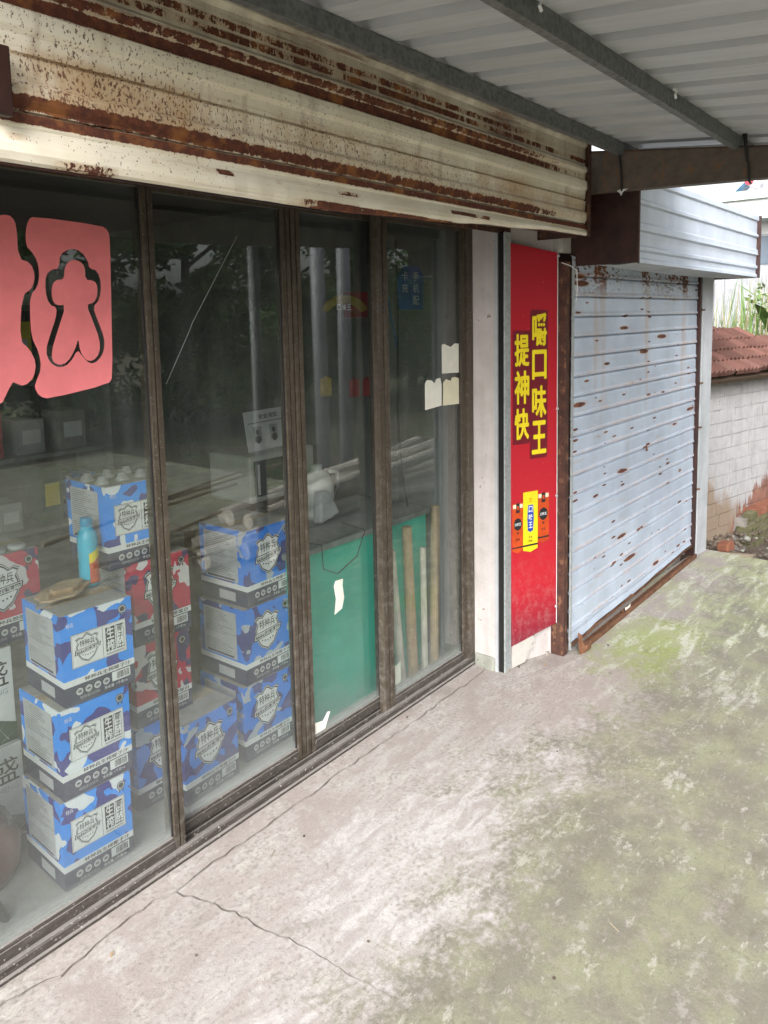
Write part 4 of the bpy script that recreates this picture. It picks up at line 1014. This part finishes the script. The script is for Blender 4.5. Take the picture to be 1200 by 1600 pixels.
        p.rect(.095, .165, h * .55, h * .84, o, u, v, 3, .0005); put_text(p, '港牌', .103, .157, h * .62, h * .78, o, u, v, 4, .0009, .02)
        part('front_print', p, ['green_print', 'grey_print', 'ink', 'seal_red', 'white'], g, world=False)
    gift(.735, .52, .0, .31, 'white gift box with green band and red seal on the floor, lower of two')
    gift(.725, .52, .314, .31, 'white gift box with green band and red seal, upper of two')
    # glazed jar with a black handle in the corner
    j = thing('glazed_jar', 'brown glazed jar with black loop handle on the floor at far left', 'jar', (.845, .40, .0))
    part('body', M().lathe([(0, 0), (.07, 0), (.10, .05), (.105, .11), (.085, .17), (.06, .19), (.065, .20), (.0, .20)], (0, 0, 0), 24), 'clay', j, True, world=False)
    part('handle', M().tube([(-.02 + .075 * math.cos(a), -.07, .18 + .09 * math.sin(a)) for a in [R(k * 20) for k in range(10)]], .008, 8), 'black', j, True, world=False)
    s = thing('folding_chair', 'dark folding chair leg and seat at the lower left corner behind the glass', 'chair', (.70, .25, 0))
    part('leg', M().tube([(-.02, -.05, 0), (.06, -.03, .42)], .016, 8).tube([(.12, -.04, 0), (-.06, -.02, .42)], .013, 8), 'black', s, world=False)
    part('seat', M().box(-.2, .10, -.12, .2, .42, .45), 'black', s, world=False, bevel=.006)
build_cartons()

# ================================================================== SHOP INTERIOR
def build_interior():
    c = thing('chest_counter', 'teal laminate counter standing close behind the narrow glass door', 'counter', (2.2, .5, 0))
    part('front_panel', M().box(1.94, 2.80, .215, .235, .0, .705), 'teal', c); part('side_panel', M().box(1.94, 1.96, .236, .75, .0, .705), 'teal', c)
    part('right_panel', M().box(2.78, 2.80, .236, .75, .0, .705), 'teal', c); part('top', M().box(1.92, 2.82, .20, .77, .706, .730), 'shelf', c, bevel=.003)
    d = thing('desk', 'low dark desk at the back of the shop', 'desk', (2.4, 1.15, 0))
    part('top', M().box(1.95, 2.90, .85, 1.45, .70, .73), 'wood_dark', d, bevel=.003)
    for x in (1.98, 2.83):
        for y in (.88, 1.38): part('leg', M().box(x, x + .05, y, y + .05, 0, .70), 'wood_dark', d)
    mw_ = thing('microwave', 'white appliance with dark door on the desk behind the counter', 'appliance', (2.58, 1.05, .73))
    part('housing', M().box(2.36, 2.80, .92, 1.22, .735, .965), 'offwhite', mw_, bevel=.012); part('door', M().box(2.385, 2.64, .912, .919, .765, .94), 'screen', mw_, bevel=.004)
    part('label', M().box(2.66, 2.77, .9125, .9195, .80, .84), 'grey_print', mw_); part('handle', M().tube([(2.40, .900, .78), (2.40, .900, .925)], .006, 8), 'offwhite', mw_)
    n = thing('notice_sheet', 'white printed notice with two portrait photos leaning on the appliance', 'notice', (2.55, 1.0, .965))
    u, v = Vector((1, .1, 0)).normalized(), Vector((.08, .25, .97)).normalized(); o = Vector((2.43, 1.0, .967))
    part('sheet', M().plate([(0, 0), (.30, 0), (.30, .20), (0, .20)], o, u, v, .003), 'white', n)
    p = M(); put_text(p, '安全须知', .10, .24, .155, .18, o, u, v, 0, .001, .01)
    p.rect(.02, .28, .138, .141, o, u, v, 0, .001)
    for x in (.05, .17):
        p.rect(x, x + .06, .045, .12, o, u, v, 1, .001); p.disc(x + .03, .092, .014, o, u, v, 0, .0015); p.disc(x + .03, .055, .020, o, u, v, 0, .0013)
    part('print', p, ['ink', 'grey_print'], n)
    j = thing('plastic_jug', 'translucent white plastic jug on the teal counter', 'jug', (2.40, .52, .730))
    part('body', M().lathe([(0, 0), (.07, 0), (.075, .02), (.075, .14), (.055, .19), (.025, .21), (.025, .235), (0, .235)], (0, 0, 0), 20), 'offwhite', j, True, world=False)
    part('handle', M().tube([(.05, -.03, .20), (.10, -.03, .19), (.105, -.03, .12), (.07, -.03, .08)], .009, 8), 'offwhite', j, True, world=False)
    b = M(); rnd = random.Random(3)
    b.plate([(0, 0), (.14, .02), (.12, .08), (.10, .13), (.05, .14), (.02, .08)], (2.30, .40, .735), (1, .1, 0), (-.15, .1, 1), .05); solo('plastic_bag', b, 'grey_print', 'crumpled white plastic bag slumped on the teal counter', 'bag', base=(2.36, .4, .731), bevel=.012)
    # shelving with goods along the back wall
    s = thing('shelf_rack', 'tall metal shop shelf rack against the back wall', 'shelf', (1.2, 3.0, 0))
    for x in (-.6, .5, 1.6, 2.7): part('upright', M().box(x, x + .04, 2.7, 3.1, 0, 2.0), 'shelf', s)
    for z in (.35, .80, 1.25, 1.70): part('shelf_board', M().box(-.6, 2.74, 2.69, 3.11, z, z + .025), 'shelf', s)
    rnd = random.Random(21); mats = ['seal_red', 'kraft', 'yellow', 'grey_print', 'teal', 'orange', 'camo_blue2', 'card', 'white', 'green_print']; words = {'seal_red': 'red', 'kraft': 'brown', 'yellow': 'yellow', 'grey_print': 'grey', 'teal': 'teal', 'orange': 'orange', 'camo_blue2': 'blue', 'card': 'drab grey', 'white': 'white', 'green_print': 'dark green'}
    k = 0
    for z, nm in ((.375, 'lowest'), (.825, 'second'), (1.275, 'third'), (1.725, 'top')):
        x = -.5
        while x < 2.5:
            w = rnd.uniform(.10, .26); h = rnd.uniform(.16, .36)
            if not any(x < q + .05 and x + w > q - .01 for q in (.5, 1.6)):
                mt = rnd.choice(mats); m = M().box(x, x + w, 2.76, 2.98, z + .001, z + h); m.box(x + w * .15, x + w * .85, 2.757, 2.7595, z + h * .3, z + h * .7, 1)
                solo('boxed_goods', m, [mt, rnd.choice(['white', 'ink', 'yellow'])], '%s packet on the %s board of the dim back shelf' % (words[mt], nm), 'packet', 'packets on the %s board of the back shelf (%s)' % (nm, words[mt]), base=(x + w / 2, 2.87, z))
            x += w + rnd.uniform(.03, .16)
    # hanging packets and blue sign seen through the narrow door
    for x, z, mt, lb in ((2.29, 1.285, 'ochre', 'yellow packet hanging inside beyond the narrow glass door'), (2.47, 1.265, 'dull_red', 'red packet hanging inside, nearer to the yellow one'), (2.56, 1.262, 'dull_red', 'red packet hanging inside, farther from the yellow one')):
        m = M().plate([(0, 0), (.062, 0), (.062, .075), (.038, .08), (.031, .088), (.024, .08), (0, .075)], (x, .37, z), UX, UZ, .010); solo('hanging_packet', m, mt, lb, 'packet', base=(x, .37, z), bevel=.003)
    sg = thing('banner_sign', 'dim red and yellow arched banner hanging inside beyond the narrow door', 'sign', (2.45, .36, 1.62))
    m = M(); pts = [(.15 * math.cos(R(a)), .085 * math.sin(R(a))) for a in range(15, 170, 10)] + [(.11 * math.cos(R(a)), .05 * math.sin(R(a))) for a in range(165, 10, -10)]
    m.plate(pts, (2.44, .36, 1.62), UX, UZ, .008); part('arch', m, 'ochre', sg); part('cloth', M().box(2.45, 2.60, .372, .38, 1.61, 1.72), 'dull_red', sg)
    q = M(); put_text(q, '口味王', 2.385, 2.475, 1.640, 1.668, (0, .3585, 0), UX, UZ, 0, .001, .01); part('lettering', q, 'white', sg)
    bs = thing('banner_sign', 'dark blue sign with white characters hanging inside the right glass door', 'sign', (2.72, .22, 1.64))
    part('panel', M().plate([(.01, 0), (.18, 0), (.19, .15), (.15, .19), (.05, .19), (0, .14)], (2.625, .22, 1.64), UX, UZ, .006), 'banner', bs)
    q = M()
    for kx, s_ in ((.025, '卡充'), (.105, '手机配')):
        for i, chh in enumerate(s_): put_text(q, chh, kx, kx + .045, .125 - .052 * i, .165 - .052 * i, (2.625, .2185, 1.64), UX, UZ, 0, .001, .01)
    part('lettering', q, 'grey_print', bs)
    # bundle of pale stakes leaning inside the right door
    for i, (x, y, l, r) in enumerate(((2.50, .135, .62, .018), (2.58, .135, .70, .024), (2.66, .13, .58, .015), (2.74, .135, .75, .022))):
        tlt = .03 * (i - 1)
        solo('wooden_stake', M().tube([(x, y, .002), (x + tlt, y + .025, l)], [r, r * .9], 10), 'kraft' if i % 2 else 'log', ['thin pale stake leaning inside the right door, nearest the counter', 'thick brown stake leaning inside the right door, second from the counter', 'short pale stake leaning inside the right door', 'brown stake leaning inside by the pillar'][i], 'stake', base=(x, y, 0), smooth=False)
    # cables hanging
    solo('power_cable', M().tube([(2.05, .35, .74), (2.08, .195, .735), (2.08, .19, .64), (2.16, .188, .60), (2.28, .19, .64), (2.34, .195, .735), (2.36, .34, .74)], .0022, 6), 'wire', 'black power cable looping over the front of the teal counter', 'cable', base=(2.05, .35, .78), smooth=True)
    solo('power_cable', M().tube([(2.72, .30, 1.95), (2.74, .31, 1.6), (2.71, .30, 1.2), (2.75, .31, .9), (2.78, .30, .7)], .004, 6), 'wire', 'black cable hanging down inside the right glass door', 'cable', base=(2.72, .3, 1.9), smooth=True)
    solo('power_cable', M().tube([(2.70, .33, 1.95), (2.69, .34, 1.75), (2.73, .34, 1.6), (2.76, .33, 1.45)], .004, 6), 'wire_blue', 'blue cable hanging behind the upper white paper', 'cable', base=(2.7, .33, 1.9), smooth=True)
    solo('curtain', M().sweep(lambda i: [(2.70 + .012 * k, .42 + .012 * math.sin(k * 1.9), 1.98 - i * .33) for k in range(14)], 5), 'room', 'grey curtain strip hanging inside beside the pillar', 'curtain', base=(2.78, .42, .66), smooth=True)
build_interior()

# ================================================================== FAR SIDE: HUT, PLANTS, HOUSE
def build_hut():
    d = Vector((.978, -.21, 0)).normalized(); W0 = Vector((5.75, -.24, 0)); ang = math.atan2(d.y, d.x)
    h = thing('brick_hut', 'low whitewashed brick hut with a clay tile roof at the right', 'hut', W0, ang)
    # local: x along the wall, -y outwards (towards the camera side)
    part('core_wall', M().box(-.4, 2.2, .010, .25, -.3, 1.19), 'brick_paint', h, world=False)
    rnd = random.Random(12); bl, bh = .235, .098
    def bm_(mt):
        m = M().box(0, bl - .003, .004, .03, 0, bh - .003); return m.mesh('brick', mt)
    meshes = {k: bm_(k) for k in ('brick_paint', 'brick_red', 'brick_tan')}
    r = 0; z = -.28
    while z < 1.17:
        off = (r % 2) * bl * .5 + rnd.uniform(-.02, .02); x = -.35 - off
        while x < 1.75:
            mt = 'brick_paint'
            o = link('brick', meshes[mt], h, (x, rnd.uniform(-.005, .003), z), (0, rnd.uniform(-.02, .02), rnd.uniform(-.012, .012)))
            sx_ = rnd.uniform(.55, 1.15); o.scale = (sx_ * rnd.uniform(.97, 1.0), 1, rnd.uniform(.93, 1.0)); x += bl * sx_
        z += bh; r += 1
    # roof tiles: ribbed interlocking clay tiles in staggered rows
    tm = M(); tw, tl = .118, .17
    prof = []
    for k in range(9): prof.append((tw * k / 8, .026 * (.5 - .5 * math.cos(k * math.pi / 2)) + .004))
    tm.sweep(lambda i: [(x, i * tl, zz) for x, zz in prof], 2); tm.add([(x, 0, zz) for x, zz in prof] + [(x, .004, -.022) for x, zz in prof], [(k, k + 9, k + 10, k + 1) for k in range(8)])
    tme = tm.mesh('roof_tile', 'tile')
    roof = part('roof', M().plate([(-.4, 0), (2.0, 0), (.9, .50), (-.4, .56)], (0, -.14, 1.135), (1, 0, 0), (0, .85, .53), .03), 'wood_dark', h, world=False)
    pitch = math.atan2(.53, .85)
    for k in range(6):
        x1 = [1.9, 1.6, 1.15, .82, .50, .28][k]; x = -.40 + rnd.uniform(-.03, .03)
        while x < x1:
            y = -.165 + k * .125 * math.cos(pitch); zz = 1.170 + k * .125 * math.sin(pitch) + .016
            link('roof_tile', tme, roof, (x, y + rnd.uniform(-.006, .006), zz + rnd.uniform(-.003, .004)), (pitch - .12, rnd.uniform(-.04, .04), rnd.uniform(-.03, .03))); x += tw + .002
    # mossy brick bench in front
    b = thing('brick_ledge', 'mossy low brick ledge along the foot of the white hut', 'ledge', W0 + d * .25 + Vector((-.21 * -.30, -.978 * .0, 0)) , ang)
    part('core', M().plate([(.02, -.26), (2.0, -.30), (2.0, .10), (.06, .035)], (0, -.09, 0), (1, 0, 0), (0, 0, 1), -.12 + .22), 'mortar', b, world=False)
    me1 = M().box(0, .115, -.010, .05, 0, .042).mesh('brick', 'moss_brick'); me2 = M().box(0, .05, -.012, .11, 0, .05).mesh('brick', 'brick_red')
    for r in range(6):
        x = .03 + r * .0 + (r % 2) * .06
        while x < 1.35:
            zz = -.265 + r * .050 + .035 * x - .0
            if zz < .0 + .03 * x: link('brick', me1, b, (x, -.090 + rnd.uniform(-.008, .006), zz), (0, R(-2.0) + rnd.uniform(-.03, .03), rnd.uniform(-.04, .04)))
            x += .125
    x = .10
    while x < 1.35: link('brick', me2 if x > .2 else me1, b, (x, -.095 + rnd.uniform(-.008, .008), .028 + .033 * x), (0, R(-2) + rnd.uniform(-.04, .04), rnd.uniform(-.05, .05))); x += .056
    # rubble
    g = M(); rnd = random.Random(17)
    def clod(cx, cy, cz, s):
        n = 6; ring = []
        for zf, rf in ((-.4, .7), (.1, 1.0), (.55, .6)):
            for k in range(n): a = 2 * math.pi * k / n + rnd.uniform(-.3, .3); rr = s * rf * rnd.uniform(.7, 1.15); ring.append((cx + rr * math.cos(a), cy + rr * math.sin(a), cz + zf * s))
        fs = [(i * n + k, i * n + (k + 1) % n, (i + 1) * n + (k + 1) % n, (i + 1) * n + k) for i in range(2) for k in range(n)] + [tuple(2 * n + k for k in range(n))]
        g.add(ring, fs, 0 if rnd.random() < .92 else 1)
    for _ in range(900):
        x = rnd.uniform(5.32, 6.9); y = rnd.uniform(-1.3, -.1); clod(x, y, -.115 + .06 * max(0, 1 - abs(y + .25) * 3), rnd.choice((.006, .009, .012, .02)) * rnd.uniform(.7, 1.6))
    solo('rubble', g, ['soil', 'stone'], 'crumbled earth and small rubble beside the concrete slab', 'rubble', kind='stuff')
    solo('broken_tile', M().plate([(0, 0), (.09, .0), (.10, .05), (.06, .065), (.03, .055), (.005, .05)], (5.37, -.46, -.02), (1, -.25, .05), (0, .2, 1), .08), 'brick_red', 'broken red brick lying on the earth beside the white column', 'brick', base=(5.4, -.45, -.05), bevel=.008)
    solo('broken_plank', M().plate([(0, 0), (.20, -.0), (.21, .035), (.01, .04)], (5.29, -.43, -.012), (.35, -.93, 0), (.93, .35, .0), .03), 'brick_tan', 'short brown plank at the slab edge by the white column', 'plank', base=(5.3, -.45, -.03), bevel=.004)
build_hut()

def leaf_cloud(rnd, c, r, n, size, mi=0, m=None, squash=(1, 1, 1)):
    m = m or M()
    for _ in range(n):
        while True:
            p = Vector((rnd.uniform(-1, 1), rnd.uniform(-1, 1), rnd.uniform(-1, 1)))
            if .25 < p.length < 1: break
        p = Vector((c[0] + p.x * r * squash[0], c[1] + p.y * r * squash[1], c[2] + p.z * r * squash[2]))
        a = Vector((rnd.gauss(0, 1), rnd.gauss(0, 1), rnd.gauss(0, .6))).normalized(); b = a.cross(Vector((rnd.gauss(0, 1), rnd.gauss(0, 1), rnd.gauss(0, 1)))).normalized(); s = size * rnd.uniform(.6, 1.3)
        m.add([p - a * s, p + b * s * .45, p + a * s, p - b * s * .45], [(0, 1, 2, 3)], mi)
    return m
def build_far():
    # boundary plants behind the hut
    rnd = random.Random(31)
    g = M()
    for _ in range(1500):
        x = rnd.uniform(7.8, 10.2); y = rnd.uniform(-1.6, 2.2); hh = rnd.uniform(1.2, 2.15); lx, ly = rnd.uniform(-.25, .25), rnd.uniform(-.25, .25); w = rnd.uniform(.007, .018)
        base = Vector((x, y, -.1)); mid = base + Vector((lx * .4, ly * .4, hh * .65)); tip = base + Vector((lx, ly, hh)); sdv = Vector((rnd.uniform(-1, 1), rnd.uniform(-1, 1), 0)).normalized() * w
        g.add([base - sdv, base + sdv, mid + sdv * .8, mid - sdv * .8, tip], [(0, 1, 2, 3), (3, 2, 4)], 0 if rnd.random() < .5 else 1)
    solo('reeds', g, ['reed', 'reed_green'], 'tall pale grass and reeds growing behind the tiled hut', 'grass', kind='stuff')
    for i, (x, y, z, lb) in enumerate(((8.3, -.05, .55, 'bright green broad-leaved plant behind the hut, nearer the column'), (8.9, -.75, .7, 'bright green broad-leaved plant behind the hut, farther right'))):
        p = thing('leafy_plant', lb, 'plant', (x, y, -.1)); m = M(); rr = random.Random(i)
        for k in range(12):
            a = rr.uniform(0, 6.28); L = rr.uniform(.4, .7); dr = Vector((math.cos(a), math.sin(a), 0)); sd_ = Vector((-dr.y, dr.x, 0)) * .05; z0 = 1.45 + z * .1 + rr.uniform(-.1, .2)
            pts = [Vector((0, 0, z0)) + dr * (L * t) * .6 + Vector((0, 0, L * .8 * t - .35 * L * t * t)) for t in (0, .35, .7, 1)]; w = (.2, 1, .8, .02); vs = []
            for q, ww in zip(pts, w): vs += [q - sd_ * ww, q + sd_ * ww]
            m.add(vs, [(0, 1, 3, 2), (2, 3, 5, 4), (4, 5, 7, 6)])
        part('leaves', m, 'reed_green', p, world=False); part('stem', M().tube([(0, 0, 0), (.02, 0, 1.65)], .02, 6), 'reed_green', p, world=False)
    for i, (x, y, s) in enumerate(((11.2, .4, .9), (11.0, -.7, .7))):
        t = thing('shrub', ['grey-green shrub against the far wall, left', 'grey-green shrub against the far wall, right'][i], 'shrub', (x, y, -.1)); rr = random.Random(40 + i)
        m = M()
        for k in range(9): leaf_cloud(rr, (rr.uniform(-.5, .5), rr.uniform(-.6, .6), .9 + rr.uniform(0, .9)), .35, 160, .05, m=m)
        part('crown', m, 'leaf_b', t, world=False); part('trunk', M().tube([(0, 0, 0), (.02, .02, .8), (.1, 0, 1.3)], [.04, .03, .015], 6), 'bark', t, world=False)
    # far house facing us
    b = thing('far_house', 'pale rendered house with fascia and window in the far right background', 'house', (16, 0, -.1))
    part('lower_wall', M().box(15.2, 15.5, -6, 6.5, -.1, 2.42), 'far_wall', b); part('upper_wall', M().box(16, 16.4, -8, 7, 2.0, 3.30), 'far_white', b)
    wd = part('window', M().box(15.95, 15.999, -.60, 1.87, 2.46, 3.06), 'far_frame', b)
    for k in range(4): part('pane', M().box(15.93, 15.949, -.54 + k * .60, -.02 + k * .60, 2.50, 3.02), 'far_pane', wd)
    f = part('fascia', M().box(15.5, 15.9, -8, 7, 3.38, 3.66), 'white', b); part('eave_strip', M().box(15.42, 15.95, -8, 7, 3.665, 3.77), 'far_fascia', b); part('eave_soffit', M().box(15.46, 15.99, -8, 7, 3.305, 3.375), 'far_fascia', b)
    q = M(); o, u, v = (15.495, 0, 0), (0, -1, 0), (0, 0, 1)
    for yy in (1.95, .6): q.rect(-yy - .01, -yy + .26, 3.50, 3.515, o, u, v, 0, .003)
    part('fascia_marks', q, 'grey_print', f)
    part('roof', M().box(15.5, 22, -8, 7, 3.775, 3.83), 'far_fascia', b)
    part('rear_wing', M().box(29, 34, 2, 12, -.1, 5.62), 'far_white', b)
    s = thing('solar_heater', 'solar water heater with blue tubes and red tank end on the far roof', 'solar heater', (30, 5.2, 5.62))
    for k in range(12): part('collector_tube', M().tube([(29.6 + k * .07, 5.90, 5.68), (29.6 + k * .07, 5.40, 6.16)], .032, 6), 'heater_blue', s)
    part('tank', M().tube([(29.62, 5.20, 6.12), (30.5, 5.20, 6.12)], .17, 16), 'steel', s, True); part('tank_end', M().tube([(29.55, 5.30, 6.20), (29.615, 5.30, 6.20)], .15, 16), 'heater_red', s)
    for x in (29.7, 30.4): part('strut', M().tube([(x, 5.15, 5.62), (x, 5.20, 5.97)], .025, 6), 'steel', s); part('strut', M().tube([(x, 5.86, 5.62), (x, 5.86, 5.72)], .025, 6), 'steel', s)
    # concrete panels/cracks of the wall in front are given by posts
    for y in (-3.2, -1.2, .7, 2.2, 3.7): part('wall_post', M().box(15.12, 15.199, y, y + .16, -.1, 2.45), 'far_wall', b)
build_far()

# ================================================================== ACROSS THE YARD (seen only as reflections in the glass)
def build_yard():
    rnd = random.Random(77)
    for i in range(16):
        lay = i // 6; k = i % 6
        x0 = 3.2 + rnd.uniform(-.3, .3) + lay * .15; y0 = -1.75 - k * .13 + rnd.uniform(-.03, .03); z0 = .07 + lay * .12; L = rnd.uniform(1.6, 2.3); r = rnd.uniform(.045, .075); rise = .18 if lay == 2 else rnd.uniform(.0, .05)
        o = solo('log', M().tube([(x0, y0, z0), (x0 + L * .5, y0 + rnd.uniform(-.06, .06), z0 + rise * .5 + .01), (x0 + L, y0 + rnd.uniform(-.1, .1), z0 + rise)], [r, r * .95, r * .85], 10), 'log', 'pale barked log in the woodpile mirrored in the glass doors', 'log', 'logs of the woodpile mirrored in the glass', base=(x0, y0, z0), smooth=False)
    st = 0
    for i in range(12):
        x0 = rnd.uniform(1.9, 3.0); y0 = -2.1 - rnd.uniform(0, .5); L = rnd.uniform(1.0, 1.8); z0 = .05 + rnd.uniform(0, .28)
        solo('stick', M().tube([(x0, y0, z0), (x0 + L, y0 + rnd.uniform(-.3, .3), z0 + rnd.uniform(-.05, .16))], [.016, .010], 6), 'straw', 'thin dry stick in the brushwood mirrored in the glass doors', 'stick', 'sticks mirrored in the glass', base=(x0, y0, z0))
    for i, x in enumerate((4.55, 4.83)):
        solo('pvc_pipe', M().tube([(x, -2.35, -.1), (x - .02 + .05 * i, -2.36, 2.9)], .058, 14), 'pvc', ['grey upright pipe mirrored in the narrow door, left of two', 'grey upright pipe mirrored in the narrow door, right of two'][i], 'pipe', base=(x, -2.35, -.1), smooth=True)
    # trees behind
    proto = None
    spots = [(3.2, -9.4, .95), (5.6, -9.0, .95), (8.0, -8.6, .95), (10.4, -8.8, .95), (12.8, -9.2, 1.0), (15.4, -9.6, 1.1), (.8, -9.6, .95), (-1.8, -9.8, 1.0), (18.4, -10, 1.1), (6.8, -11.0, 1.15), (2.0, -11.2, 1.1)]
    t = thing('broadleaf_tree', 'x', 'tree', (0, 0, -.1)); m = M(); rr = random.Random(5)
    for k in range(46):
        a = rr.uniform(0, 6.28); rad = rr.uniform(.1, 1.25); zz = rr.uniform(.4, 4.2); rad *= math.sin(min(1, (zz + .4) / 4.6) * math.pi) * .7 + .45
        leaf_cloud(rr, (math.cos(a) * rad, math.sin(a) * rad, zz), rr.uniform(.28, .5), 260, .075, rr.randrange(2), m)
    part('crown', m, ['leaf_a', 'leaf_b'], t, world=False)
    tr = M().tube([(0, 0, 0), (.05, .02, 1.2), (.0, .05, 2.6), (.05, 0, 3.8)], [.13, .10, .07, .03], 9)
    for k in range(7):
        a = k * .9; z0 = 1.0 + k * .35; tr.tube([(.03, .03, z0), (math.cos(a) * .5, math.sin(a) * .5, z0 + .45), (math.cos(a) * .9, math.sin(a) * .9, z0 + .7)], [.045, .03, .012], 6)
    part('trunk', tr, 'bark', t, world=False)
    for i, (x, y, s) in enumerate(spots):
        o = t if i == 0 else copy_tree(t)
        o.location = (x, y, -.1); o.scale = (s * 1.1, s * 1.1, s); o.rotation_euler = (0, 0, i * 1.3)
        o['label'] = 'dark green broadleaf tree across the yard, mirrored in the glass doors'; o['group'] = 'trees across the yard'
build_yard()

# small litter on the slab
def build_litter():
    rnd = random.Random(55)
    spots = [(1.06, -.30), (1.75, -.38), (1.36, -.62), (1.95, -.95), (2.45, -.62), (2.05, -1.18), (1.55, -1.05), (2.95, -.95), (1.55, -.20)]
    for i, (x, y) in enumerate(spots[::2]):
        s = rnd.uniform(.003, .006); n = 7
        m = M().plate([(s * math.cos(2 * math.pi * k / n) * rnd.uniform(.7, 1.3), s * math.sin(2 * math.pi * k / n) * rnd.uniform(.6, 1.2)) for k in range(n)], (x, y, .003), (1, 0, 0), (0, 1, 0), .003)
        solo('pebble', m, 'soil', 'tiny dark pebble lying on the concrete forecourt', 'pebble', 'pebbles on the concrete forecourt', base=(x, y, .0), bevel=.001)
    for i, (x, y, s_, lb) in enumerate(((2.905, -.165, .016, 'curled brown leaf bit at the pillar foot, nearest the doors'), (2.96, -.185, .011, 'brown leaf bit below the red poster'), (3.05, -.27, .013, 'brown leaf bit near the rusty guide post'), (3.42, -.42, .012, 'brown leaf bit in front of the blue shutter rail'), (.92, -.135, .010, 'brown leaf bit beside the crack at lower left'), (2.3, -.04, .009, 'brown leaf bit against the door track'))):
        m = M().plate([(0, 0), (s_, -s_ * .35), (s_ * 1.9, 0), (s_ * 1.1, s_ * .5)], (x, y, .006), (.8, .6, .08), (-.6, .8, .15), .0012); solo('dry_leaf', m, 'wood_dark' if i % 2 else 'kraft', lb, 'leaf', 'dry leaf bits on the forecourt', base=(x, y, .004))
    for i, (x, y, a) in enumerate(((1.78, -1.12, 1.2), (1.42, -.19, .5))):
        solo('straw', M().tube([(x, y, .003), (x + .03 * math.cos(a), y + .03 * math.sin(a), .006)], .0012, 5), 'straw', ['dry straw bit lying far out on the concrete', 'thin straw bit near the door track'][i], 'straw', base=(x, y, 0))
build_litter()
